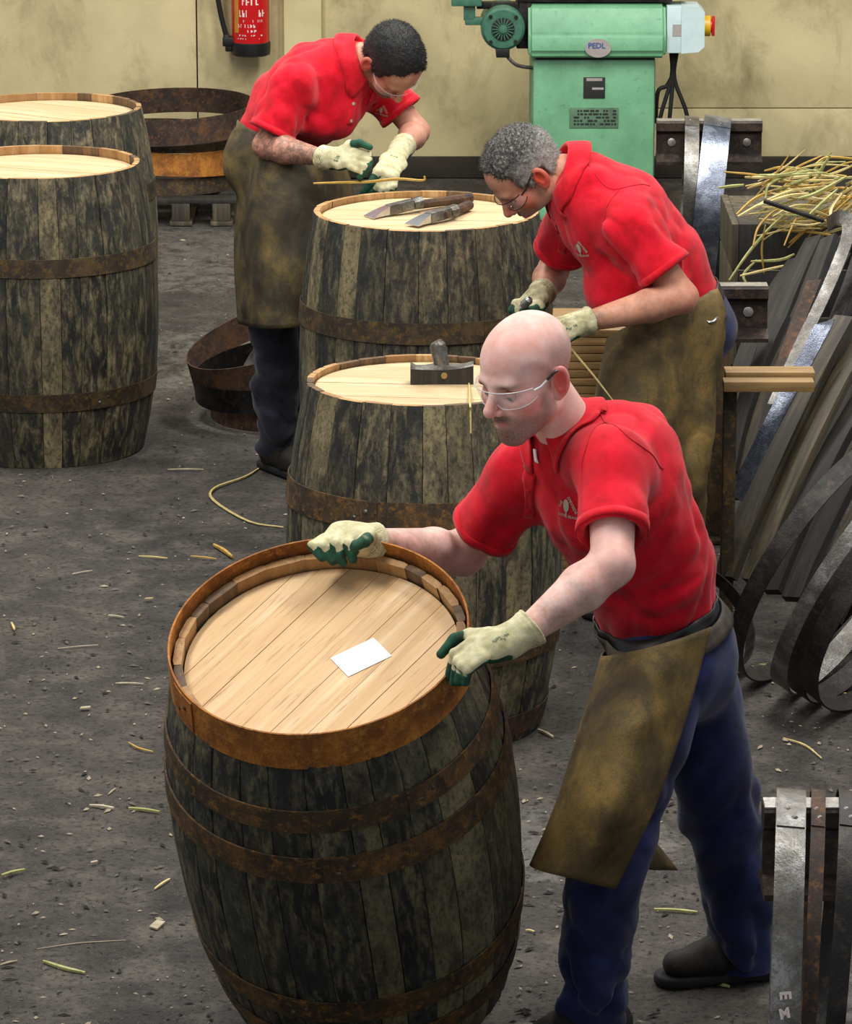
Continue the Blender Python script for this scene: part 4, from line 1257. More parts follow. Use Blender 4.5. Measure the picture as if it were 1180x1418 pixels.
c = m.mix(m.math('MULTIPLY', m.attr('grime'), m.ramp(m.noise(v, 22, 5, 0.7), m.bw(0.36, 0.66))), c, srgb(92,82,58))
gr = m.ramp(m.noise(v, 46, 4), [(0.3, srgb(12,44,32)), (0.6, srgb(24,82,58)), (0.8, srgb(70,128,104))])
c = m.mix(m.ramp(m.attr('latex'), m.bw(0.42, 0.58)), c, gr)
m.color(c); m.bump(m.math('ADD', k_, n), 0.3, 0.003); MAT['glove'] = m.mat
m = NT('clear_lens', 0.05, 0, 0.6); m.color((0.9,0.93,0.95,1)); m.b.inputs['Alpha'].default_value = 0.22; MAT['lens'] = m.mat
MAT['clear_plastic'] = plain('clear_plastic', srgb(206,210,210), 0.25, 0, 0.05, bump=0)
MAT['frame_dark'] = plain('dark_frame', srgb(30,28,30), 0.35, 0.2, 0.1, bump=0)
m = NT('eye', 0.15); m.color(srgb(196,186,176)); MAT['eye'] = m.mat
m = NT('iris', 0.15); m.color(srgb(48,44,44)); MAT['iris'] = m.mat
MAT['logo_grey'] = plain('logo_thread', srgb(178,176,156), 0.8, 0, 0.15, bump=0)
MAT['logo_dark'] = plain('logo_dark_thread', srgb(34,40,44), 0.8, 0, 0.15, bump=0)
MAT['glove_print'] = plain('glove_print', srgb(74,98,78), 0.8, 0, 0.2, bump=0)

# ------------------------------------------------------------------ people: head
def head_frame(px, py, Y, yaw, pitch, roll, scale):
    o = np.array(U(px, py, Y)); yw, pt, rl = map(math.radians, (yaw, pitch, roll))
    f0 = np.array((math.sin(yw), -math.cos(yw), 0)); l0 = np.array((math.cos(yw), math.sin(yw), 0)); z = np.array((0,0,1.0))
    f = math.cos(pt)*f0 - math.sin(pt)*z; u = math.sin(pt)*f0 + math.cos(pt)*z
    l = math.cos(rl)*l0 + math.sin(rl)*u; u2 = math.cos(rl)*u - math.sin(rl)*l0
    A = np.stack([f, l, u2])           # rows: forward, left, up
    return dict(o=o, A=A, s=scale, to=lambda P: ((P-o) @ A.T)/scale, fro=lambda Q: (np.asarray(Q, float)*scale) @ A + o)

def head_sdf(fr, jaw=1.0, nose=1.0):
    cran = ellip((-0.012,0,0.034), (0.099,0.077,0.088))
    fore = ellip((0.025,0,0.03), (0.064,0.064,0.062))
    face = ellip((0.030,0,-0.040), (0.060,0.060,0.078))
    jawl = rcone((0.0,0.046*jaw,-0.066), (0.066,0.015,-0.111), 0.022, 0.017); jawr = rcone((0.0,-0.046*jaw,-0.066), (0.066,-0.015,-0.111), 0.022, 0.017)
    chin = ellip((0.074,0,-0.110), (0.019,0.021,0.017))
    brow = rcone((0.080,-0.036,0.010), (0.080,0.036,0.010), 0.013, 0.013)
    browm = ellip((0.088,0,0.012), (0.010,0.022,0.012))
    chl = ellip((0.060,0.046,-0.032), (0.024,0.020,0.020)); chr_ = ellip((0.060,-0.046,-0.032), (0.024,0.020,0.020))
    bridge = rcone((0.089,0,0.002), (0.114*nose,0,-0.036), 0.0085, 0.0115)
    tip = ellip((0.113*nose,0,-0.041), (0.0108,0.0108,0.0095))
    wl = ellip((0.100,0.0115,-0.046), (0.011,0.0068,0.008)); wr = ellip((0.100,-0.0115,-0.046), (0.011,0.0068,0.008))
    lip1 = rcone((0.089,-0.017,-0.070), (0.089,0.017,-0.070), 0.0065, 0.0065); lip1m = ellip((0.094,0,-0.068), (0.007,0.016,0.006))
    lip2 = rcone((0.087,-0.013,-0.081), (0.087,0.013,-0.081), 0.0075, 0.0075)
    muz = ellip((0.073,0,-0.074), (0.023,0.032,0.028))
    slit = rcone((0.099,-0.026,-0.0755), (0.099,0.026,-0.0755), 0.0035, 0.0035)
    slit2 = rcone((0.094,-0.028,-0.077), (0.094,0.028,-0.077), 0.003, 0.003)
    sl = ellip((0.093,0.032,-0.010), (0.020,0.020,0.014)); sr = ellip((0.093,-0.032,-0.010), (0.020,0.020,0.014))
    lidl = ellip((0.070,0.032,-0.012), (0.0135,0.0165,0.0135)); lidr = ellip((0.070,-0.032,-0.012), (0.0135,0.0165,0.0135))
    tl = ellip((0.045,0.075,0.005), (0.03,0.012,0.03)); tr = ellip((0.045,-0.075,0.005), (0.03,0.012,0.03))
    phl = rcone((0.092,0.03,-0.062), (0.100,0.017,-0.046), 0.003, 0.003)
    ears = []
    for s in (1, -1):
        ax = np.stack([nz((0.92,-s*0.35,0.12)), nz((s*0.33,0.94,0)*np.array((1,s,1)) if False else (0.35*1.0, s*0.94, 0)), (0,0,1.0)])
        ax[2] = nz(np.cross(ax[0], ax[1])); ax[2] *= np.sign(ax[2][2])
        outer = ellip((-0.012, s*0.083, -0.012), (0.021,0.0085,0.034), ax)
        lobe = ellip((-0.004, s*0.077, -0.040), (0.010,0.007,0.012))
        bowl = ellip((-0.0065, s*0.0945, -0.007), (0.0135,0.0125,0.0225), ax); bowl2 = ellip((0.006, s*0.088, -0.022), (0.006,0.008,0.010))
        ears.append((minus(union([outer, (lobe, 0.008)]), union([bowl, (bowl2, 0.003)]), 0.0015)))
    def f(Q):
        d = sminf(cran(Q), fore(Q), 0.03); d = sminf(d, face(Q), 0.03)
        d = sminf(d, jawl(Q), 0.025); d = sminf(d, jawr(Q), 0.025); d = sminf(d, chin(Q), 0.02)
        d = smaxf(d, -tl(Q), 0.02); d = smaxf(d, -tr(Q), 0.02)
        d = sminf(d, brow(Q), 0.018); d = sminf(d, browm(Q), 0.012); d = sminf(d, chl(Q), 0.022); d = sminf(d, chr_(Q), 0.022)
        d = sminf(d, muz(Q), 0.02)
        d = smaxf(d, -sl(Q), 0.008); d = smaxf(d, -sr(Q), 0.008)
        d = sminf(d, bridge(Q), 0.012); d = sminf(d, tip(Q), 0.008); d = sminf(d, wl(Q), 0.006); d = sminf(d, wr(Q), 0.006)
        d = sminf(d, lip1(Q), 0.006); d = sminf(d, lip1m(Q), 0.006); d = sminf(d, lip2(Q), 0.006)
        d = smaxf(d, -slit(Q), 0.004); d = smaxf(d, -slit2(Q), 0.004)
        d = sminf(d, lidl(Q), 0.004); d = sminf(d, lidr(Q), 0.004)
        for e in ears: d = sminf(d, e(Q), 0.003)
        return d
    return f

def bump_at(Q, c, R): return np.exp(-(((Q-np.array(c))/np.array(R))**2).sum(1))

def head_attrs(Q, kind):
    x, y, z = Q[:,0], Q[:,1], Q[:,2]; ay = np.abs(y)
    red = 0.55*bump_at(Q, (0.06,0.05,-0.03), (0.03,0.03,0.03)) + 0.55*bump_at(Q, (0.06,-0.05,-0.03), (0.03,0.03,0.03)) + 0.45*bump_at(Q, (0.115,0,-0.04), (0.02,0.02,0.018))
    red += 0.95*bump_at(Q, (-0.01,0.09,-0.012), (0.03,0.012,0.04)) + 0.95*bump_at(Q, (-0.01,-0.09,-0.012), (0.03,0.012,0.04))
    red += 1.0*bump_at(Q, (-0.006,0.086,-0.01), (0.012,0.006,0.02)) + 1.0*bump_at(Q, (-0.006,-0.086,-0.01), (0.012,0.006,0.02))
    red += 0.7*bump_at(Q, (0.095,0,-0.074), (0.012,0.022,0.010))
    if kind == 3: red += 0.22*bump_at(Q, (0.03,0.03,0.09), (0.08,0.08,0.05))
    beard = np.clip((-0.052-z)/0.02, 0, 1)*np.clip((x+0.005)/0.03, 0, 1)
    must = bump_at(Q, (0.095,0,-0.060), (0.02,0.028,0.008))
    lips = bump_at(Q, (0.095,0,-0.076), (0.014,0.017,0.006))
    gt = bump_at(Q, (0.075,0,-0.105), (0.03,0.03,0.022))
    st = np.clip(0.7*beard + 1.25*must + 0.5*gt - 1.2*lips, 0, 1)
    st = np.maximum(st, 0.55*np.clip((-0.02-z)/0.02, 0, 1)*np.clip((0.045-x)/0.02, 0, 1)*np.clip((x-0.0)/0.02, 0, 1)*(ay > 0.04))
    if kind == 3:   # shaved hair shadow on the sides and back
        sh = np.clip((0.075-z)/0.03, 0, 1)*np.clip((0.012-x)/0.022, 0, 1)*np.clip((z+0.05)/0.03, 0, 1)
        st = np.maximum(st, 0.5*sh*(ay < 0.0815))
    bw_ = np.clip(bump_at(Q, (0.088,0.034,0.010), (0.03,0.021,0.0055)) + bump_at(Q, (0.088,-0.034,0.010), (0.03,0.021,0.0055)), 0, 1)
    return dict(red=np.clip(red, 0, 0.95), stubble=st, brow=bw_)

def hair_part(fr, mat, parent, origin, spikes, seed, length=0.009, recede=0.0):
    base = ellip((-0.012,0,0.034), (0.099,0.077,0.088)); fore = ellip((0.025,0,0.03), (0.064,0.064,0.062)); nape = ellip((-0.03,0,-0.03), (0.062,0.058,0.06))
    def shell(Q):
        d = sminf(base(Q), fore(Q), 0.03); d = sminf(d, nape(Q), 0.03)
        n = vnoise(Q*150+seed)*0.0022 + vnoise(Q*40+seed)*0.0045
        d = d - 0.0035 - n
        x, y, z = Q[:,0], Q[:,1], Q[:,2]; ay = np.abs(y)
        wav = 0.004*np.sin(y*150)+0.004*(vnoise(Q*90+3)-0.5)
        # hairline: front edge, temples, sideburns, round the ear, nape
        front = x - (0.062-recede) - 0.9*(z-0.095)*0 - 0.25*(z-0.075) - wav + 0.35*np.maximum(ay-0.045, 0)
        top = (0.045 - z) + wav
        up_cut = np.minimum(np.maximum(x-(0.03), 0.012-z + 0*ay), 1e3)      # region in front of the temples below the hairline
        back = np.maximum(-0.075-z, (x+0.0)-0.0)                             # behind the ears, down to the nape
        side = np.maximum(0.004-z, x-0.042)                                   # above the ear
        burn = np.maximum(np.maximum(-0.024-z, x-0.026), -(x-0.008)) + 0.0
        crown = np.maximum(front, top)
        keep = np.minimum(np.minimum(crown, side), np.minimum(np.maximum(back, x+0.038), burn))
        return smaxf(d, keep, 0.006)
    V, Fq = surface(shell, (-0.14,-0.11,-0.10), (0.12,0.11,0.15), 0.0036)
    n0 = len(V); r_ = np.random.default_rng(seed)
    side = np.clip((0.075-V[:,2])/0.06, 0, 1)*np.clip((0.055-V[:,0])/0.05, 0, 1)*0.75
    pick = r_.choice(len(V), min(spikes, len(V)), replace=False)
    g = grad(shell, V[pick]); out = []; fc = []
    ok = (base(V[pick]*0.96) < 0.012)
    dirn = g*0.75 + np.array((0.45,0,0.2))*np.where(V[pick,2:3] > 0.05, 1, -0.5) + r_.normal(0, 0.25, g.shape)
    dirn /= np.linalg.norm(dirn, axis=1, keepdims=True)
    L = length*r_.uniform(0.6, 1.3, len(pick))
    t1 = np.cross(g, r_.normal(0, 1, g.shape)); t1 /= np.linalg.norm(t1, axis=1, keepdims=True); t2 = np.cross(g, t1)
    w = 0.0011
    p = V[pick] - g*0.001
    A, B_, C_, T = p+t1*w, p-t1*w*0.5+t2*w*0.87, p-t1*w*0.5-t2*w*0.87, p+dirn*L[:,None]
    Vs = np.stack([A,B_,C_,T], 1).reshape(-1, 3)
    k = n0 + 4*np.arange(len(pick))
    tris = np.concatenate([np.stack([k,k+1,k+3],1), np.stack([k+1,k+2,k+3],1), np.stack([k+2,k,k+3],1)])
    side_s = np.repeat(side[pick], 4)*0.9
    allV = np.concatenate([V, Vs]); faces = Fq.tolist() + tris.tolist()
    return mesh_from('hair', fr['fro'](allV), faces, mat, origin, parent, {'side': np.clip(np.concatenate([side, side_s]), 0, 0.85)}) if False else _hair_mesh(fr, allV, faces, mat, origin, parent, np.clip(np.concatenate([side, side_s]), 0, 0.85))
def _hair_mesh(fr, V, faces, mat, origin, parent, side):
    me = bpy.data.meshes.new('hair'); me.from_pydata((fr['fro'](V)-np.asarray(origin)).tolist(), [], faces)
    me.materials.append(mat); me.polygons.foreach_set('use_smooth', [True]*len(me.polygons))
    at = me.attributes.new('side', 'FLOAT', 'POINT'); at.data.foreach_set('value', side.astype(np.float32)); me.update()
    return link('hair', me, parent)

def head_extras(fr, parent, origin, glasses, gaze=(0.9,0,-0.45)):
    s = fr['s']; org = np.asarray(origin)
    toW = lambda q: Vector(fr['fro'](np.array([q]))[0] - org)
    for sd in (1, -1):
        e = MB(); c = np.array((0.0765, sd*0.032, -0.0125)); r = 0.0122
        vs = []; fs = []; n = 14
        for i in range(n+1):
            for j in range(n*2):
                a = PI*i/n; b = PI*j/n
                vs.append(toW(c + r*np.array((math.sin(a)*math.cos(b), math.sin(a)*math.sin(b), math.cos(a)))))
        for i in range(n):
            for j in range(n*2): fs.append((i*2*n+j, (i+1)*2*n+j, (i+1)*2*n+(j+1) % (2*n), i*2*n+(j+1) % (2*n)))
        eye = e.add(vs, fs).build('eye', MAT['eye'], parent, 180)
        g = nz(np.array(gaze)*np.array((1, 1, 1))); t1 = nz(np.cross(g, (0,0,1))); t2 = np.cross(g, t1)
        ir = MB(); vs = [toW(c + g*(r+0.0008))]; fs = []
        for k in range(12):
            a = 2*PI*k/12; vs.append(toW(c + g*(r-0.0012) + (t1*math.cos(a)+t2*math.sin(a))*0.0062))
        for k in range(12): fs.append((0, 1+k, 1+(k+1) % 12))
        ir.add(vs, fs).build('iris', MAT['iris'], eye, 180)
        # upper lid
        vs = []; fs = []
        for i in range(6):
            el = math.radians(2 + 56*i/5)
            for j in range(11):
                az = math.radians(-78+156*j/10)
                vs.append(toW(c + (r+0.0016)*np.array((math.cos(el)*math.cos(az), 1.12*math.cos(el)*math.sin(az), math.sin(el)))))
        ld = MB().add(vs, grid_faces(6, 11)).build('eyelid', glasses['skin'], parent, 180)
        md = ld.modifiers.new('t', 'SOLIDIFY'); md.thickness = 0.0015
    if glasses.get('kind') is None: return
    gl = empty('safety_glasses'); gl.parent = parent
    zt_, zb_ = 0.004, -0.036
    def lens_pt(a, t):
        # wrap-round lens: a = angle round the face, t = 0 top .. 1 bottom
        x = 0.115*math.cos(a*0.80) - 0.002; y = 0.083*math.sin(a)
        nosecut = 0.0
        z = zt_ + (zb_-zt_)*t
        if t > 0.5: z += 0.022*math.exp(-(a/0.16)**2)*(t-0.5)*2 + 0.016*(abs(a)/1.2)**4*(t-0.5)*2
        return np.array((x - 0.010*t, y, z))
    vs = []; n = 40
    for i in range(n+1):
        a = -1.25 + 2.5*i/n
        for t in np.linspace(0, 1, 7): vs.append(toW(lens_pt(a, t)))
    ln = MB().add(vs, grid_faces(n+1, 7)).build('lens', MAT['lens'], gl, 180)
    fm = glasses['frame']
    topr = [toW(lens_pt(-1.25+2.5*i/30, 0)) for i in range(31)]
    MB().tube(topr, glasses.get('rim', 0.0011), 6).build('brow_bar', fm, gl)
    botr = [toW(lens_pt(-1.25+2.5*i/40, 1)) for i in range(41)]
    MB().tube(botr, glasses.get('rim', 0.0011)*0.8, 6).build('lower_rim', fm, gl)
    for sd in (1, -1):
        p = lens_pt(sd*1.25, 0.15)
        MB().tube([toW(p), toW((p[0]-0.02, sd*0.0805, -0.001)), toW((0.020, sd*0.0815, 0.006))], [0.0028, 0.0026, 0.0024], 6).build('temple_arm', fm, gl)
        MB().tube(catmull([toW((0.022, sd*0.0815, 0.006)), toW((-0.005, sd*0.084, 0.014)), toW((-0.024, sd*0.084, 0.006)), toW((-0.036, sd*0.079, -0.018))], 5), 0.003, 6).build('temple_tip', MAT['frame_dark'], gl)

# ------------------------------------------------------------------ people: hands
def glove(name, wrist, elbow, knuck, back, fingers, thumb, parent, origin, grime=0.4, rad=0.0112, palm_w=0.043, cuff=0.07, latex_all=False):
    """fingers: list of 3-point world polylines (knuckle, joint, tip); back = direction out of the back of the hand"""
    w = np.array(wrist, float); k = np.array(knuck, float); e = np.array(elbow, float); b = nz(back)
    ax = nz(k-w); lat = nz(np.cross(ax, b)); b = nz(np.cross(lat, ax))
    fa = nz(e-w)
    fs = [rcone(w+ax*0.012, w+ax*0.55*np.linalg.norm(k-w), 0.027, 0.026, lat, 1.35), (rcone(w+ax*0.5*np.linalg.norm(k-w), k-ax*0.006, 0.021, 0.019, lat, 2.05), 0.02)]
    cf = rcone(w+ax*0.015, w+fa*cuff, 0.033, 0.043)
    fs.append((cut(cf, w+fa*(cuff-0.004), fa), 0.018))
    tips = []
    for pl in fingers:
        p = [np.array(q, float) for q in pl]
        fs.append((rcone(p[0]-ax*0.012, p[1], rad*1.08, rad), 0.009)); fs.append((rcone(p[1], p[2], rad, rad*0.86), 0.004)); tips.append((p[1], p[2], 0.25))
    t = [np.array(q, float) for q in thumb]
    fs.append((rcone(w+ax*0.03+(t[0]-w)*0.15, t[0], 0.019, 0.0145), 0.018)); fs.append((rcone(t[0], t[1], 0.0135, 0.0125), 0.006)); fs.append((rcone(t[1], t[2], 0.0125, 0.0105), 0.004))
    tips += [(t[0], t[1], 0.1), (t[1], t[2], -0.4)]
    core = union(fs, 0.015)
    hole = rcone(w+fa*(cuff-0.022), w+fa*(cuff+0.03), 0.034, 0.040)
    rib = lambda P: 0.0011*np.sin(((P-w) @ fa)*620)*np.clip((((P-w) @ fa)-cuff*0.52)/0.01, 0, 1) + 0.002*(vnoise(P*70)-0.5)
    F = minus(displace(core, rib), hole, 0.002)
    pts = np.array([w+fa*cuff, w, k] + [q for pl in fingers for q in pl] + list(thumb))
    V, Fq = surface(F, pts.min(0)-0.05, pts.max(0)+0.05, 0.0030)
    N = grad(core, V)
    lat_m = np.clip(((N @ -b)+0.12)*2.2+0.5, 0, 1)*np.clip(((V-w) @ ax)/0.02, 0, 1)
    for a_, c_, g0 in tips:
        d = rcone(a_, c_, rad, rad)(V)
        tt = np.clip((V-a_) @ nz(c_-a_)/np.linalg.norm(c_-a_), 0, 1)
        lat_m = np.maximum(lat_m, np.clip(1-d/0.006, 0, 1)*np.clip((tt-g0)*4, 0, 1))
    gr = np.full(len(V), grime)
    return mesh_from(name, V, Fq, MAT['glove'], origin, parent, {'latex': lat_m, 'grime': gr}), F

# ------------------------------------------------------------------ people: clothing strips
def band_on(name, f, centres, ups, r, w, off, mat, parent, origin, a0=0, a1=2*PI, n=60, t=0.004, rows=4, closed=True, axes=None):
    """belt-like strip round a body: start on an ellipse, then settle on the surface"""
    c = np.array(centres, float); up = nz(ups); x = nz(axes) if axes is not None else nz(np.cross(up, (0,1,0.1))); y = np.cross(up, x)
    vs = []
    for i in range(n):
        a = a0 + (a1-a0)*i/(n if closed else n-1)
        for j in range(rows):
            vs.append(c + (x*math.cos(a)+y*math.sin(a))*r + up*w*(j/(rows-1)-0.5))
    P = np.array(vs)
    # move radially until the surface offset is met
    cen = c + np.outer((P-c) @ up, up); dirs = P-cen; dirs /= np.linalg.norm(dirs, axis=1, keepdims=True)
    lo = np.zeros(len(P)); hi = np.full(len(P), r*1.8)
    for _ in range(22):
        mid = (lo+hi)/2; d = f(cen+dirs*mid[:,None]); ins = d < off
        lo = np.where(ins, mid, lo); hi = np.where(ins, hi, mid)
    P = cen+dirs*lo[:,None]
    return mesh_from(name, P, grid_faces(n, rows, closed), mat, origin, parent, solid=t)

def hit(f, px, py, Ya, Yb, n=400):
    Ys = np.linspace(Ya, Yb, n); P = np.array([np.array(U(px, py, y)) for y in Ys]); d = f(P)
    k = np.argmax(d < 0)
    return P[k] if (d < 0).any() else P[np.argmin(d)]

def collar(f_shirt, N, axis, front, left, parent, origin, rl=0.068, rf=0.070, gap=0.30, flap=0.055, stand=0.034, lift=0.0):
    N = np.array(N, float); up = nz(axis); fr = nz(np.array(front) - up*np.dot(front, up)); lf = nz(np.cross(up, fr)); 
    if np.dot(lf, left) < 0: lf = -lf
    n = 64; vs = []; rows = 9
    for i in range(n):
        s = i/(n-1); a = gap + (2*PI-2*gap)*s
        fro = max(0, math.cos(a))                           # 1 at the front
        b = fr*math.cos(a)*rf + lf*math.sin(a)*rl
        rad = nz(b); st = stand*(1-0.45*fro); fl = flap*(1+0.45*fro**3)
        prof = [(0.0,-0.012), (-0.002, st*0.5), (-0.001, st*0.9), (0.004, st), (0.009, st*0.9), (0.015, st*0.9-fl*0.25), (0.021, st*0.9-fl*0.5), (0.026, st*0.9-fl*0.75), (0.030, st*0.9-fl)]
        for r_, z_ in prof: vs.append(N + b + rad*r_ + up*(z_+lift))
    P = np.array(vs).reshape(n, rows, 3)
    fl_ = P[:, 4:].reshape(-1, 3); P[:, 4:] = push_out(fl_, f_shirt, 0.006).reshape(n, rows-4, 3)
    return mesh_from('collar', P.reshape(-1, 3), grid_faces(n, rows), MAT['polo_rib'], origin, parent, solid=0.003)

def patch_on(name, f, p0, p1, width, side, off, mat, parent, origin, n=16, m=5, t=0.002):
    """strip lying on a surface between two points"""
    p0 = np.array(p0, float); p1 = np.array(p1, float); sd = nz(side); vs = []
    for i in range(n):
        for j in range(m): vs.append(p0+(p1-p0)*i/(n-1) + sd*width*(j/(m-1)-0.5))
    P = project(np.array(vs), f, off)
    return mesh_from(name, P, grid_faces(n, m), mat, origin, parent, solid=t)

def button_on(f, p, parent, origin, r=0.0055, mat=None, name='button'):
    q = project(np.array([p], float), f, 0.0035)[0]; nrm = grad(f, np.array([q]))[0]
    M = Matrix.Translation(Vector(q-np.asarray(origin))) @ Vector(nrm).to_track_quat('Z', 'Y').to_matrix().to_4x4()
    MB().lathe([(r,0),(r,0.0016),(r*0.8,0.0024)], 14, 0, M).build(name, mat or MAT['polo_rib'], parent)

def letters_on(s, size, f, p, right, up, parent, origin, mat, off=0.003, rot=0.0, name='lettering', bold=0.0):
    """lettering wrapped onto a surface at p"""
    me = text_mesh(s, size, bold, 0.0)
    R_ = nz(right); U_ = np.array(up, float); U_ = nz(U_ - R_*np.dot(U_, R_))
    c_, s_ = math.cos(rot), math.sin(rot)
    co = np.array([v.co[:] for v in me.vertices])
    X = co[:,0]*c_-co[:,1]*s_; Y = co[:,0]*s_+co[:,1]*c_
    P = np.array(p)+np.outer(X, R_)+np.outer(Y, U_)
    P = project(P, f, off, 4)-np.asarray(origin)
    for v, q in zip(me.vertices, P): v.co = q
    me.materials.clear(); me.materials.append(mat)
    return link(name, me, parent)
def shape_on(poly, f, p, right, up, parent, origin, mat, off=0.003, name='emblem'):
    R_ = nz(right); U_ = np.array(up, float); U_ = nz(U_ - R_*np.dot(U_, R_))
    P = np.array([np.array(p)+R_*x+U_*y for x, y in poly])
    P = project(P, f, off, 4)
    return mesh_from(name, P, [tuple(range(len(poly)))], mat, origin, parent, smooth=False)
def seam(f, pts, Ya, Yb, parent, origin):
    P = np.array([hit(f, x, y, Ya, Yb) for x, y in pts])
    Q = np.array([p[:] for p in catmull([Vector(p) for p in P], 6)])
    Q = project(Q, f, 0.0006)-np.asarray(origin)
    MB().tube([Vector(q) for q in Q], 0.0013, 6).build('seam', MAT['polo_dark'], parent)
def emblem(f, p, right, up, parent, origin, s=1.0):
    """triangular stitched badge: three lines of tiny letters round a pale cask figure"""
    oval = [(0.0065*s*math.cos(a), 0.003*s+0.0125*s*math.sin(a)) for a in [k*PI/6 for k in range(12)]]
    e = shape_on(oval, f, p, right, up, parent, origin, MAT['logo_grey'], 0.0035, 'badge_figure')
    shape_on([(-0.0012*s,-0.008*s),(0.0012*s,-0.008*s),(0.0016*s,-0.02*s),(-0.0016*s,-0.02*s)], f, p, right, up, parent, origin, MAT['logo_grey'], 0.0035, 'badge_stem')
    R_ = nz(right); U_ = nz(up)
    letters_on('SPEYSIDE', 0.0088*s, f, np.array(p)+R_*0.014*s+U_*0.006*s, right, up, parent, origin, MAT['logo_grey'], 0.0035, -1.0, bold=0.0002)
    letters_on('THE', 0.008*s, f, np.array(p)-R_*0.013*s+U_*0.003*s, right, up, parent, origin, MAT['logo_grey'], 0.0035, 1.15, bold=0.0002)
    letters_on('COOP', 0.0075*s, f, np.array(p)-R_*0.0105*s-U_*0.0165*s, right, up, parent, origin, MAT['logo_grey'], 0.0035, 0, bold=0.0002)
    letters_on('ERAGE', 0.0075*s, f, np.array(p)+R_*0.0155*s-U_*0.0175*s, right, up, parent, origin, MAT['logo_grey'], 0.0035, 0, bold=0.0002)

def boot(ankle, toe_dir, parent, origin, L=0.28):
    a = np.array(ankle, float); d = np.array((*toe_dir[:2], 0.0)); d = nz(d); lat = np.array((-d[1], d[0], 0))
    g = np.array((a[0], a[1], 0.0))
    up = union([rcone(g-d*0.05+(0,0,0.055), g+d*0.09+(0,0,0.055), 0.045, 0.044, lat, 1.0), (rcone(g+d*0.07+np.array((0,0,0.05)), g+d*0.17+np.array((0,0,0.045)), 0.038, 0.032, lat, 1.25), 0.03), (rcone(g-d*0.01+np.array((0,0,0.06)), a+np.array((0,0,0.10)), 0.05, 0.048), 0.03)])
    crease = lambda P: 0.003*np.sin(((P-g) @ d)*130)*np.exp(-((((P-g) @ d)-0.08)/0.04)**2) + 0.004*(vnoise(P*40)-0.5)
    F = cut(displace(up, crease), (0,0,0.022), (0,0,-1))
    V, Fq = surface(F, np.minimum(g, a)-0.25, np.maximum(g, a)+0.25, 0.006)
    b = mesh_from('boot', V, Fq, MAT['boot'], origin, parent)
    sole = cut(cut(rcone(g-d*0.055+np.array((0,0,0.012)), g+d*0.175+np.array((0,0,0.012)), 0.05, 0.048, lat, 1.0), (0,0,0.001), (0,0,-1), 0.002), (0,0,0.026), (0,0,1), 0.002)
    V, Fq = surface(sole, g-0.3, g+0.3, 0.006)
    mesh_from('sole', V, Fq, MAT['black_rubber'], origin, b)
    return b

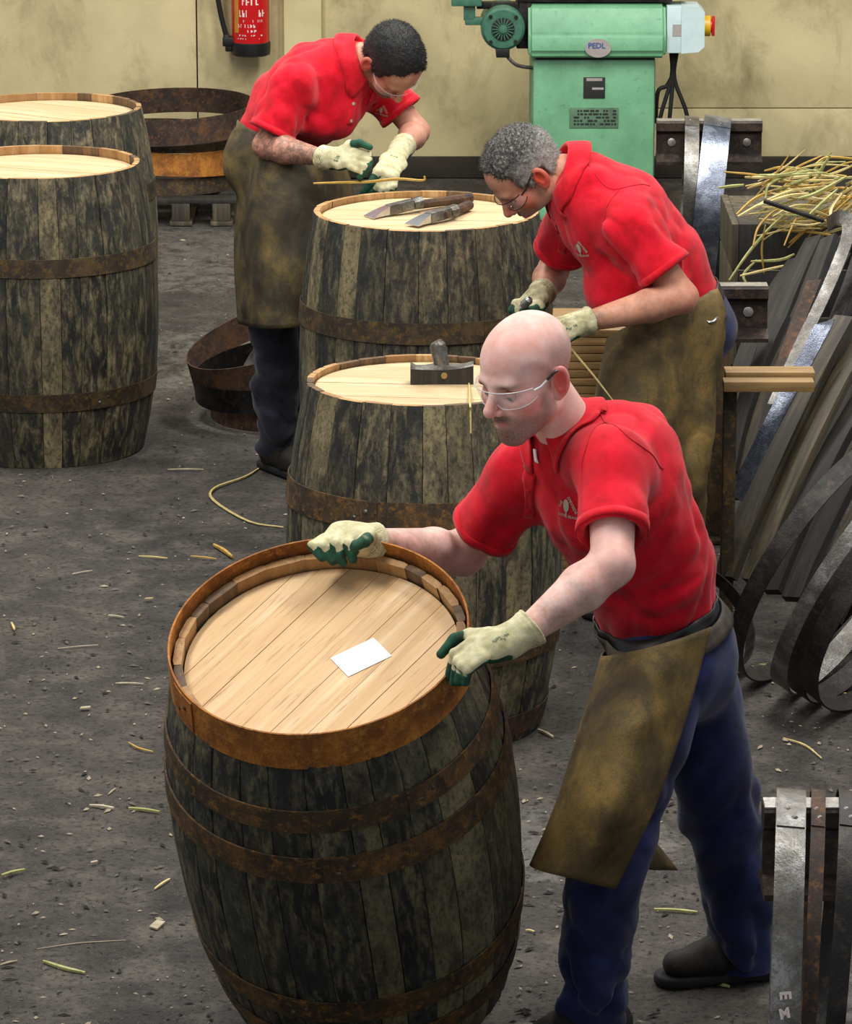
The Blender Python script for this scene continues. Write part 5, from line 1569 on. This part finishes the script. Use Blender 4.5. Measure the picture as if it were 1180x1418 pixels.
# ------------------------------------------------------------------ people
def V3(v): return np.array(v, float)
def build_person(sp):
    org = V3(sp['origin']); root = empty('person', org); tag(root, sp['label'], 'person')
    hf = sp['head']; hs = head_sdf(hf, sp.get('jaw', 1.0), sp.get('nose', 1.0))
    W_, Cc, N = V3(sp['spine'][0][0]), V3(sp['spine'][-2][0]), V3(sp['neck'])
    lw, lc = nz(sp['latw']), nz(sp['latc'])
    rw = sp['spine'][0][1]; rc = sp['spine'][-2][1]; rn = sp['spine'][-1][1]
    up = nz(N-W_); fwd = nz(np.cross(lc, up)); fwd = fwd*np.sign(fwd @ V3(sp['fwd']))
    arms = sp['arms']; legs = sp['legs']
    # ---- shirt
    spn = sp['spine']          # (point, half depth, sideways stretch) from waist to below the neck
    fs = []
    for i in range(len(spn)-1):
        (p0, r0_, s0), (p1, r1_, s1) = spn[i], spn[i+1]
        g_ = rcone(p0, p1, r0_, r1_, lw if i == 0 else lc, (s0+s1)/2)
        fs.append(g_ if not fs else (g_, 0.05))
    for b, r in sp.get('bulk', []): fs.append((ellip(b, r), 0.09))
    sleeves = []
    for k in ('L', 'R'):
        S, E = V3(arms[k][0]), V3(arms[k][1])
        fs.append((rcone(N-up*0.045+(S-N)*0.2, S, 0.066, 0.066), 0.06))
        d = nz(E-S); Ls = np.linalg.norm(E-S)*sp['sleeve'][k]
        sl_r = sp.get('slr', 0.072)
        sl = rcone(S-d*0.01, S+d*(Ls+0.05), 0.068, sl_r+0.010)
        sleeves.append((sl, S, d, Ls, sl_r))
    torso = union(fs, 0.05)
    wr = sp['wrinkle']
    def wrk(P):
        g = 0
        for (dirn, fl, fa, amp, c, R) in wr:
            a = amp*folds(P, dirn, fl, fa, seed=fa*0.37)
            if c is not None: a = a*np.exp(-(((P-V3(c))/R)**2).sum(1))
            g = g + a
        return g
    def shirt(P):
        d = torso(P); w_ = wrk(P)
        out = d
        for sl, S, dd, Ls, sr in sleeves:
            s_ = sl(P)
            out = sminf(out, s_, 0.05)
        out = out + w_
        for sl, S, dd, Ls, sr in sleeves:
            # end of the sleeve: cut flat and hollow it
            t = (P-S) @ dd; near = sl(P) < 0.03
            tq = torso(P) if False else d
            m_ = near & (t > Ls-0.06) & (tq > 0.012)
            if m_.any():
                pm = P[m_]; om = smaxf(out[m_], t[m_]-Ls, 0.005)
                hol = rcone(S+dd*(Ls-0.02), S+dd*(Ls+0.08), sr-0.014, sr+0.004)(pm)
                out[m_] = smaxf(om, -hol, 0.003)
        return out
    hemn = nz(sp.get('hemn', W_-Cc)); hem = W_ + hemn*0.035
    shirt_m = cut(shirt, hem, hemn, 0.006)
    pts = np.array([W_, Cc, N] + [V3(arms[k][i]) for k in ('L','R') for i in (0,1)])
    Vv, Fq = surface(shirt_m, pts.min(0)-0.20, pts.max(0)+0.17, 0.0062)
    so = mesh_from('polo_shirt', Vv, Fq, MAT['polo'], org, root)
    # sleeve hems as raised bands
    for sl, S, d, Ls, sr in sleeves:
        band_on('sleeve_hem', lambda P, s_=sl: np.minimum(s_(P), torso(P))+wrk(P), S+d*(Ls-0.013), d, 0.09, 0.020, 0.0012, MAT['polo_rib'], so, org, n=44, t=0.002, rows=3)
    # ---- trousers
    T = legs
    tw = [rcone(W_+hemn*0.09, W_-hemn*0.005, sp['rp'], rw-0.009, lw, sp['spine'][0][2])]
    for k in ('L', 'R'):
        hp, kn, an = map(V3, T[k])
        tw.append((rcone(hp, kn, sp.get('rth', 0.10), sp.get('rkn', 0.082)), 0.05)); tw.append((rcone(kn, an, sp.get('rkn', 0.082)*0.98, sp.get('ran', 0.07)), 0.03))
    for b, r in sp.get('seat', []): tw.append((ellip(b, r), 0.05))
    tr0 = union(tw, 0.05)
    def tfold(P):
        g = 0.010*folds(P, nz(lw+V3((0,0,0.4))), 3.0, 12.0, 2.2)
        for k in ('L', 'R'):
            hp, kn, an = map(V3, T[k]); ax_ = nz(an-kn); sdv = nz(np.cross(ax_, (0.3,1,0.1)))
            tt = ((P-kn) @ ax_)/np.linalg.norm(an-kn)
            near = np.clip(1-np.abs(rcone(kn, an, 0.07, 0.07)(P))/0.08, 0, 1)
            g = g + near*0.040*folds(P, nz(sdv+0.6*ax_), 4.0, 16.0, 5.1)*np.clip((tt-0.15)*1.5, 0.1, 1)
            g = g + 0.030*folds(P, nz(sdv-0.8*ax_), 3.0, 13.0, 9.3)*np.exp(-(((P-kn)/0.18)**2).sum(1))
        return g
    trs = displace(tr0, tfold)
    trm = cut(trs, W_+hemn*0.004, -hemn, 0.003)
    for k in ('L', 'R'):
        hp, kn, an = map(V3, T[k]); ax_ = nz(an-kn)
        P0 = an+ax_*0.055
        f0 = trm
        trm = (lambda f_, p_, n_: (lambda P: np.where(((P-p_) @ n_ > -0.02) & (np.linalg.norm(P-p_, axis=1) < 0.16), smaxf(f_(P), (P-p_) @ n_, 0.004), f_(P))))(f0, P0, ax_)
    pts = np.array([W_] + [V3(T[k][i]) for k in ('L','R') for i in range(3)])
    lo = pts.min(0)-0.20; lo[2] = max(lo[2], 0.02)
    Vv, Fq = surface(trm, lo, pts.max(0)+0.20, 0.0075)
    tro = mesh_from('trousers', Vv, Fq, MAT[sp['trousers']], org, root)
    for k in ('L', 'R'):
        if k in sp.get('boots', ('L', 'R')): boot(T[k][2], sp['toe'][k], root, org)
    # ---- skin
    neck = rcone(N-up*0.05, hf['fro'](np.array([(-0.028,0,-0.045)]))[0], 0.064, 0.058)
    hsw = lambda P: hs(hf['to'](P))*hf['s']
    def head_all(P): return sminf(hsw(P), neck(P), 0.022)
    lo = hf['o']-0.165; hi = hf['o']+0.165
    hm = cut(head_all, N-up*0.03, -up, 0.004)
    Vh, Fh = surface(hm, lo, hi, 0.0029)
    bs = [rcone(W_, Cc, rw*0.72, rc*0.72, lw, 1.2), (rcone(Cc, N-up*0.08, rc*0.7, rn*0.65, lc, 1.3), 0.04), (rcone(N-up*0.09, N-up*0.0, 0.055, 0.052), 0.03)]
    for k in ('L', 'R'):
        S, E, Wr = map(V3, arms[k]); mid = E+(Wr-E)*0.30; fa = sp.get('arm', 1.0)
        bs += [(rcone(S, E, 0.050*fa, 0.041*fa), 0.02), (rcone(E, mid, 0.041*fa, 0.046*fa), 0.02), (rcone(mid, Wr+(E-Wr)*0.1, 0.046*fa, 0.027*fa), 0.012), (rcone(Wr+(E-Wr)*0.1, Wr+nz(Wr-E)*0.03, 0.025, 0.018), 0.006)]
        hp, kn, an = map(V3, T[k])
        bs += [(rcone(hp, kn, 0.062, 0.045), 0.03), (rcone(kn, an, 0.044, 0.032), 0.02)]
    body = union(bs, 0.03)
    pts = np.array([W_, Cc, N] + [V3(arms[k][i]) for k in ('L','R') for i in range(3)] + [V3(T[k][i]) for k in ('L','R') for i in range(3)])
    Vb, Fb = surface(body, pts.min(0)-0.14, pts.max(0)+0.10, 0.0058)
    at = head_attrs(hf['to'](Vh), sp['kind'])
    nh, nb_ = len(Vh), len(Vb)
    grime = np.zeros(nb_); tat = np.zeros(nb_); redb = np.zeros(nb_)
    for k in ('L', 'R'):
        S, E, Wr = map(V3, arms[k])
        d = np.minimum(rcone(E, Wr, 0.05, 0.05)(Vb), 1); t = ((Vb-E) @ (Wr-E))/((Wr-E) @ (Wr-E))
        near = (d < 0.02)
        grime = np.maximum(grime, near*np.clip(0.25+t*0.8, 0, 1)*sp.get('grime', {}).get(k, 0.5))
        if k in sp.get('tattoo', ''): tat = np.maximum(tat, near*0.8)
        redb = np.maximum(redb, 0.25*np.exp(-((np.linalg.norm(Vb-E, axis=1))/0.06)**2))
    A = {kk: np.concatenate([at[kk], np.zeros(nb_) if kk != 'red' else redb]) for kk in ('red', 'stubble', 'brow')}
    A['grime'] = np.concatenate([np.zeros(nh), grime]); A['tattoo'] = np.concatenate([np.zeros(nh), tat])
    mesh_from('body', np.concatenate([Vh, Vb]), np.concatenate([Fh, Fb+nh]), MAT[sp['skin']], org, root, A)
    gl = dict(sp['glasses']); gl['skin'] = MAT[sp['skin_plain']]
    head_extras(hf, root, org, gl, sp.get('gaze', (0.9,0,-0.45)))
    # ---- collar, placket, buttons, emblem
    cn = V3(sp.get('collar_at', N)); cax = nz(sp.get('collar_axis', hf['o']-N))
    co = collar(shirt, cn, cax, sp.get('collar_front', fwd), lc, root, org, **sp.get('collar', {}))
    Ya, Yb = sp['Yr']
    if 'placket' in sp:
        a, b = [hit(shirt, q[0], q[1], Ya, Yb) for q in sp['placket']]
        patch_on('placket', shirt, a, b, 0.030, nz(np.cross(b-a, grad(shirt, np.array([a]))[0])), 0.0022, MAT['polo_rib'], so, org)
        for t in sp.get('buttons', (0.3, 0.75)): button_on(shirt, a+(b-a)*t, so, org, mat=MAT['logo_grey'] if sp.get('pale_buttons') else None)
    if 'emblem' in sp:
        q, u_, s_ = sp['emblem']; p = hit(shirt, q[0], q[1], Ya, Yb); nr = grad(shirt, np.array([p]))[0]
        emblem(shirt, p, np.cross(u_, nr), u_, so, org, s_)
    # ---- apron
    full = lambda P: np.minimum(np.minimum(shirt(P), trs(P)), 1)
    if 'apron' in sp:
        A_ = spline_grid(sp['apron'], 14, 14); nu, nv = A_.shape[:2]
        P = A_.reshape(-1, 3); P = P + np.array((0,-1.0,0.15))*(0.020*folds(P, sp.get('apron_dir', (0.25,0.1,1)), 2.5, 8.0, 3.3)[:,None] + 0.012*folds(P, (0.9,0.1,0.4), 2.5, 10.0, 1.3)[:,None])
        P = push_out(P, full, 0.009, 5)
        ap = mesh_from('apron', P, grid_faces(nu, nv), MAT[sp['apron_mat']], org, root, solid=0.0045)
    both = full
    bw = band_on('belt', both, W_+hemn*0.012, -hemn, rw*1.2, 0.036, 0.004, MAT['black'], root, org, n=72, t=0.004, axes=lw)
    return dict(root=root, org=org, shirt=shirt, trs=trs, full=full, fwd=fwd, up=up, W=W_, hemn=hemn, lw=lw, rw=rw, hf=hf, so=so)

def L2(px, py, Y): return np.array(U(px, py, Y))
for k_, base_ in (('skin3', srgb(206,150,136)), ('skin2', srgb(180,120,96)), ('skin1', srgb(186,124,104))):
    mm = NT(k_+'_lid', 0.55); mm.color(base_); MAT[k_+'_lid'] = mm.mat

# ================================================================ front man, bald, pushing the tipped barrel
arms3 = {'L': (L2(848,648,8.44), L2(848,782,8.25), L2(712,888,8.17)), 'R': (L2(722,655,8.68), L2(642,768,8.80), L2(501,748,8.58))}
legs3 = {'L': (L2(918,935,8.62), L2(838,1175,8.50), L2(822,1395,8.58)), 'R': (L2(955,935,8.86), L2(1004,1145,8.96), L2(1035,1330,9.02))}
f3 = nz((-0.82,-0.57,0)); l3 = nz((0.57,-0.82,0)); lw3 = nz((0.42,-0.90,0.03))
sp3 = dict(kind=3, origin=(L2(920,870,8.75)[0], 8.75, 0), label='bald man in a red polo and safety glasses, leaning forward to push the tipped barrel', Yr=(8.1, 8.9),
    head=head_frame(729,515,8.50,-47,15,0,1.03), neck=L2(786,590,8.58), latw=lw3, latc=l3, fwd=f3, nose=1.03, jaw=1.04,
    spine=[(L2(908,845,8.72), 0.128, 1.26), (L2(886,765,8.68), 0.136, 1.28), (L2(842,680,8.62), 0.140, 1.3), (L2(812,628,8.60), 0.098, 1.55)],
    rp=0.126, arms=arms3, legs=legs3, sleeve={'L': 0.70, 'R': 0.68}, slr=0.070, arm=1.06,
    bulk=[(L2(868,618,8.62), (0.10,0.12,0.09))],
    wrinkle=[((-0.5,0.1,-0.85), 4, 14, 0.013, None, None), ((0.9,0,0.35), 4, 20, 0.016, L2(900,810,8.5), 0.18), ((0.5,0,0.9), 4, 20, 0.016, L2(760,740,8.5), 0.14)],
    hemn=nz((0.36,0.0,-0.93)), trousers='navy', rth=0.108, rkn=0.092, ran=0.084, seat=[(L2(948,915,8.76), (0.12,0.15,0.14))],
    toe={'L': (-0.8,-0.5), 'R': (-0.9,-0.25)}, skin='skin3', skin_plain='skin3_lid', glasses=dict(kind='clear', frame=MAT['clear_plastic'], rim=0.0012),
    gaze=(0.85,0.1,-0.4), grime={'L': 0.85, 'R': 0.75},
    collar_at=L2(776,588,8.585), collar_axis=nz((-0.45,-0.14,0.88)), collar_front=nz((-0.75,-0.62,-0.3)), collar=dict(gap=0.40, rl=0.064, rf=0.062, flap=0.055, stand=0.030, lift=-0.006),
    placket=((736,652),(732,716)), buttons=(0.35, 0.8), emblem=((785,702), (0.05,0,1), 1.15),
    apron=[[L2(985,868,8.54), L2(910,893,8.46), L2(836,908,8.60), L2(850,890,8.88)],
           [L2(948,1000,8.46), L2(880,1000,8.38), L2(803,1010,8.53), L2(840,1010,8.88)],
           [L2(905,1120,8.40), L2(845,1110,8.32), L2(772,1110,8.50), L2(870,1110,8.92)],
           [L2(852,1230,8.40), L2(800,1217,8.34), L2(740,1197,8.48), L2(938,1205,8.95)]], apron_mat='apron', apron_dir=(0.45,0,1))
P3 = build_person(sp3)
r3, o3 = P3['root'], P3['org']
# right glove over the back of the rusty hoop
Yh = 8.565
glove('glove', arms3['R'][2], arms3['R'][1], L2(462,741,Yh), (-0.1,-0.35,0.93),
      [(L2(441,745,Yh), L2(433,756,Yh-0.03), L2(446,772,Yh-0.045)), (L2(452,738,Yh), L2(447,756,Yh-0.04), L2(461,777,Yh-0.05)),
       (L2(466,734,Yh), L2(465,754,Yh-0.045), L2(475,779,Yh-0.05)), (L2(481,733,Yh), L2(483,753,Yh-0.045), L2(489,775,Yh-0.05))],
      (L2(512,742,Yh-0.01), L2(505,750,Yh-0.035), L2(492,757,Yh-0.05)), r3, o3, 0.3, rad=0.0112, cuff=0.045)
Yl = 8.16
gl3, gf3 = glove('glove', arms3['L'][2], arms3['L'][1], L2(652,898,Yl), (-0.15,-0.45,0.88),
      [(L2(648,890,Yl), L2(630,905,Yl-0.01), L2(622,938,Yl+0.0)), (L2(651,900,Yl-0.02), L2(634,916,Yl-0.03), L2(629,944,Yl-0.02)),
       (L2(655,908,Yl-0.035), L2(640,922,Yl-0.045), L2(636,944,Yl-0.035)), (L2(660,914,Yl-0.045), L2(648,928,Yl-0.05), L2(645,944,Yl-0.045))],
      (L2(652,880,Yl+0.05), L2(630,885,Yl+0.05), L2(611,906,Yl+0.04)), r3, o3, 0.3, rad=0.0112, cuff=0.056)
letters_on('S 10', 0.016, gf3, L2(699,878,Yl-0.03), (1,0,0.1), (0,-0.3,1), gl3, o3, MAT['glove_print'], 0.0012, 1.2, bold=0.0004)
letters_on('OXA', 0.014, gf3, L2(687,881,Yl-0.03), (1,0,0.1), (0,-0.3,1), gl3, o3, MAT['glove_print'], 0.0012, 1.2, bold=0.0004)
seam(P3['shirt'], [(822,548),(838,585),(870,606),(905,632),(918,650)], 8.1, 8.9, P3['so'], o3)
seam(P3['shirt'], [(838,585),(815,612),(806,650),(806,690)], 8.1, 8.9, P3['so'], o3)
ua = hit(P3['shirt'], 744, 622, 8.2, 8.9); ub = hit(P3['shirt'], 746, 640, 8.2, 8.9)
patch_on('undershirt', P3['shirt'], ua, ub, 0.013, (0.8,-0.5,0), 0.0045, MAT['white_paper'], r3, o3, 6, 5)
# apron strap worn over the belt, with rivets
def apron_strap(P, c, up, a0, a1, w, mat, rad, studs=(), closed=False):
    st = band_on('apron_strap', P['full'], c, up, rad, w, 0.010, mat, P['root'], P['org'], a0, a1, 60, 0.004, 4, closed, axes=P['lw'])
    return st
st3 = apron_strap(P3, P3['W']+P3['hemn']*0.040, nz((-0.30,0.02,0.95)), 0, 2*PI, 0.040, MAT['belt'], 0.17, closed=True)

# ================================================================ middle man, grey hair
arms2 = {'L': (L2(872,312,11.62), L2(945,412,11.58), L2(798,449,11.45)), 'R': (L2(782,318,12.02), L2(752,352,12.10), L2(752,400,11.95))}
arms2['R'] = (L2(790,315,12.00), L2(766,375,12.10), L2(748,412,11.92))
legs2 = {'L': (L2(948,455,11.78), L2(940,650,11.70), L2(945,845,11.78)), 'R': (L2(925,455,12.0), L2(905,640,11.98), L2(905,835,12.05))}
f2 = nz((-0.93,-0.36,0)); l2 = nz((0.36,-0.93,0))
sp2 = dict(kind=2, origin=(L2(940,430,11.88)[0], 11.88, 0), label='grey-haired man with glasses in a red polo and leather apron, bending over his gloved hands', Yr=(11.2, 12.2),
    head=head_frame(726,238,11.80,-74,50,-4,1.05), neck=L2(782,238,11.80), latw=l2, latc=l2, fwd=f2,
    spine=[(L2(938,415,11.86), 0.122, 1.22), (L2(898,358,11.84), 0.142, 1.22), (L2(850,300,11.80), 0.148, 1.22), (L2(812,262,11.80), 0.108, 1.4)],
    rp=0.122, arms=arms2, legs=legs2, sleeve={'L': 0.66, 'R': 0.55}, slr=0.082, arm=1.05,
    bulk=[(L2(868,405,11.74), (0.12,0.12,0.09))],
    wrinkle=[((-0.7,0.1,-0.7), 4, 13, 0.013, None, None), ((0.9,0,-0.5), 4, 18, 0.018, L2(840,330,11.6), 0.15), ((0.3,0,0.9), 4, 18, 0.016, L2(900,400,11.6), 0.15)],
    hemn=nz((0.52,0,-0.85)), trousers='navy', rth=0.10, seat=[(L2(956,455,11.88), (0.105,0.14,0.13))],
    toe={'L': (-0.9,-0.4), 'R': (-0.95,-0.2)}, skin='skin2', skin_plain='skin2_lid', glasses=dict(kind='dark', frame=MAT['frame_dark'], rim=0.0016),
    grime={'L': 0.75, 'R': 0.9}, collar_at=L2(783,238,11.80), collar_axis=nz((-0.90,-0.15,0.34)), collar=dict(gap=0.42, rl=0.068, rf=0.074, flap=0.058, stand=0.030, lift=-0.006), collar_front=nz((-0.3,-0.2,-0.9)),
    placket=((768,305),(778,350)), emblem=((803,345), (-0.15,0,1), 1.2),
    apron=[[L2(986,405,11.80), L2(930,425,11.60), L2(850,462,11.64), L2(838,480,12.05)],
           [L2(984,540,11.74), L2(920,545,11.56), L2(832,550,11.60), L2(828,560,12.05)],
           [L2(978,660,11.72), L2(915,665,11.54), L2(822,670,11.60), L2(822,680,12.05)],
           [L2(974,765,11.72), L2(912,772,11.52), L2(818,775,11.58), L2(822,780,12.05)]], apron_mat='apron')
P2 = build_person(sp2)
r2, o2 = P2['root'], P2['org']
hair_part(P2['hf'], MAT['hair_grey'], r2, o2, 5000, 4, 0.010)
Ya = 11.42
gl2, gf2 = glove('glove', arms2['L'][2], arms2['L'][1], L2(758,467,Ya), (-0.1,-0.6,0.78),
      [(L2(752,457,Ya), L2(738,467,Ya), L2(732,483,Ya)), (L2(756,465,Ya-0.01), L2(742,477,Ya-0.01), L2(737,491,Ya)), (L2(760,473,Ya-0.02), L2(748,485,Ya-0.02), L2(744,497,Ya)), (L2(766,480,Ya-0.02), L2(756,491,Ya-0.02), L2(752,501,Ya))],
      (L2(762,451,Ya+0.03), L2(748,451,Ya+0.04), L2(736,457,Ya+0.04)), r2, o2, 0.8, rad=0.0115, cuff=0.05)
letters_on('S 10', 0.018, gf2, L2(797,448,Ya-0.04), (1,0,0.3), (-0.2,0,1), gl2, o2, MAT['glove_print'], 0.0012, 0.3, bold=0.0004)
letters_on('OXA', 0.016, gf2, L2(780,454,Ya-0.04), (1,0,0.3), (-0.2,0,1), gl2, o2, MAT['glove_print'], 0.0012, 0.3, bold=0.0004)
Yb = 11.88
glove('glove', arms2['R'][2], arms2['R'][1], L2(730,424,Yb), (-0.3,-0.3,0.9),
      [(L2(728,418,Yb), L2(714,420,Yb-0.02), L2(708,430,Yb-0.03)), (L2(728,424,Yb-0.02), L2(716,428,Yb-0.03), L2(711,437,Yb-0.03)), (L2(732,430,Yb-0.03), L2(720,436,Yb-0.04), L2(716,444,Yb-0.03)), (L2(738,434,Yb-0.03), L2(728,442,Yb-0.04), L2(724,450,Yb-0.03))],
      (L2(748,426,Yb-0.04), L2(736,430,Yb-0.06), L2(724,430,Yb-0.07)), r2, o2, 0.8, rad=0.0115, cuff=0.05)
knob = MB().lathe([(0.010,0),(0.013,0.006),(0.013,0.03),(0.008,0.036)], 14).build('punch', MAT['chrome'])
knob.location = L2(724,424,Yb-0.075); knob.rotation_euler = (0.4, 0.7, 0)
tag(knob, 'small bright steel punch held in the grey-haired man\'s green-palmed glove', 'tool')
seam(P2['shirt'], [(790,208),(830,250),(858,262),(900,258)], 11.2, 12.2, P2['so'], o2)
seam(P2['shirt'], [(858,262),(838,300),(842,340)], 11.2, 12.2, P2['so'], o2)
reed([U(784,474,11.42), U(800,494,11.42), U(822,520,11.42), U(850,556,11.42)], 0.0025, 'straw', 'thin pale reed hanging from the grey-haired man\'s glove across his apron', 'reed', None, name='reed_strand')
# apron hook and ring at the hip
hk = MB().tube(catmull([L2(975,441,11.70)-o2, L2(982,446,11.69)-o2, L2(990,444,11.70)-o2, L2(995,434,11.73)-o2], 6), 0.0035, 8).build('apron_hook', MAT['chrome'], r2)

# ================================================================ back man, dark hair
arms1 = {'R': (L2(408,118,13.66), L2(368,202,13.62), L2(455,220,13.42)), 'L': (L2(528,120,13.95), L2(577,182,13.92), L2(556,205,13.68))}
legs1 = {'R': (L2(372,215,13.80), L2(378,430,13.72), L2(387,610,13.82)), 'L': (L2(405,215,14.02), L2(425,430,13.98), L2(440,595,14.05))}
f1 = nz((0.80,-0.60,0)); l1 = nz((0.60,0.80,0))
sp1 = dict(kind=1, origin=(L2(385,200,13.9)[0], 13.9, 0), label='dark-haired man with a tattooed forearm in a red polo, stooping over a barrel', Yr=(13.2, 14.2),
    head=head_frame(543,84,13.72,52,66,18,1.07), neck=L2(500,80,13.80), latw=nz((0.45,0.9,0)), latc=l1, fwd=f1,
    spine=[(L2(380,186,13.88), 0.118, 1.22), (L2(412,148,13.87), 0.142, 1.25), (L2(450,118,13.85), 0.148, 1.25), (L2(478,98,13.82), 0.108, 1.45)],
    rp=0.118, arms=arms1, legs=legs1, sleeve={'L': 0.60, 'R': 0.80}, slr=0.080, arm=1.0,
    bulk=[(L2(462,165,13.76), (0.07,0.09,0.06))],
    wrinkle=[((0.7,0.1,-0.7), 4, 13, 0.013, None, None), ((0.2,0,-0.9), 4, 18, 0.018, L2(430,140,13.6), 0.15), ((0.5,0,0.9), 4, 18, 0.016, L2(480,150,13.6), 0.14)],
    hemn=nz((-0.45,0,-0.89)), trousers='charcoal', rth=0.10, ran=0.08, rkn=0.09, seat=[(L2(366,225,13.88), (0.10,0.13,0.13))],
    toe={'L': (0.7,-0.7), 'R': (0.55,-0.83)}, skin='skin1', skin_plain='skin1_lid', glasses=dict(kind='clear', frame=MAT['lens'], rim=0.0010),
    grime={'L': 0.2, 'R': 0.7}, tattoo='R', collar_at=L2(497,82,13.80), collar_axis=nz((0.90,-0.22,0.36)), collar=dict(gap=0.42, rl=0.068, rf=0.074, flap=0.058, stand=0.026, lift=-0.008), collar_front=nz((0.2,-0.35,-0.9)),
    placket=((494,125),(484,172)), buttons=(0.4, 0.9), pale_buttons=True, emblem=((528,152), (0.1,0,1), 1.0),
    apron=[[L2(346,172,13.92), L2(362,186,13.68), L2(430,205,13.62), L2(470,205,13.86)],
           [L2(330,260,13.86), L2(365,265,13.58), L2(440,270,13.56), L2(490,270,13.84)],
           [L2(325,355,13.84), L2(365,362,13.54), L2(445,365,13.54), L2(495,362,13.84)],
           [L2(330,448,13.82), L2(368,455,13.52), L2(445,450,13.54), L2(500,445,13.84)]], apron_mat='apron_dark')
P1 = build_person(sp1)
r1, o1 = P1['root'], P1['org']
hair_part(P1['hf'], MAT['hair_dark'], r1, o1, 5000, 9, 0.009)
Yc = 13.38
gl1, gf1 = glove('glove', arms1['R'][2], arms1['R'][1], L2(492,218,Yc), (0.2,-0.7,0.68),
      [(L2(495,210,Yc), L2(510,214,Yc-0.0), L2(512,226,Yc-0.02)), (L2(496,218,Yc-0.01), L2(510,222,Yc-0.02), L2(510,234,Yc-0.03)), (L2(495,226,Yc-0.02), L2(507,231,Yc-0.03), L2(505,241,Yc-0.03)), (L2(492,232,Yc-0.025), L2(502,238,Yc-0.03), L2(498,246,Yc-0.03))],
      (L2(484,200,Yc+0.02), L2(498,198,Yc+0.0), L2(512,204,Yc-0.01)), r1, o1, 0.35, rad=0.0125, cuff=0.038)
letters_on('S 10', 0.018, gf1, L2(462,214,Yc-0.04), (1,0,0), (0,0,1), gl1, o1, MAT['glove_print'], 0.0012, 1.2, bold=0.0005)
Yd = 13.46
gl1b, gf1b = glove('glove', arms1['L'][2], arms1['L'][1], L2(534,243,Yd), (0.1,-0.75,0.65),
      [(L2(528,245,Yd), L2(522,258,Yd-0.02), L2(510,270,Yd-0.03)), (L2(534,247,Yd), L2(528,262,Yd-0.02), L2(520,274,Yd-0.03)), (L2(540,247,Yd), L2(537,262,Yd-0.015), L2(530,274,Yd-0.02)), (L2(546,245,Yd), L2(545,258,Yd-0.01), L2(540,270,Yd-0.015))],
      (L2(522,240,Yd-0.01), L2(512,255,Yd-0.03), L2(502,268,Yd-0.04)), r1, o1, 0.3, rad=0.0125, cuff=0.05)
letters_on('S 10', 0.016, gf1b, L2(546,214,Yd+0.08), (1,0,0), (0,0,1), gl1b, o1, MAT['glove_print'], 0.0012, -0.5, bold=0.0005)
reed([L2(434,254,13.34), L2(470,253,13.34), L2(510,252,13.36), L2(550,248,13.40), L2(585,250,13.42), L2(588,244,13.42)], 0.0042, 'straw_gold', 'yellow reed strip held by the dark-haired man above the barrel', 'reed', None, name='reed_strip')
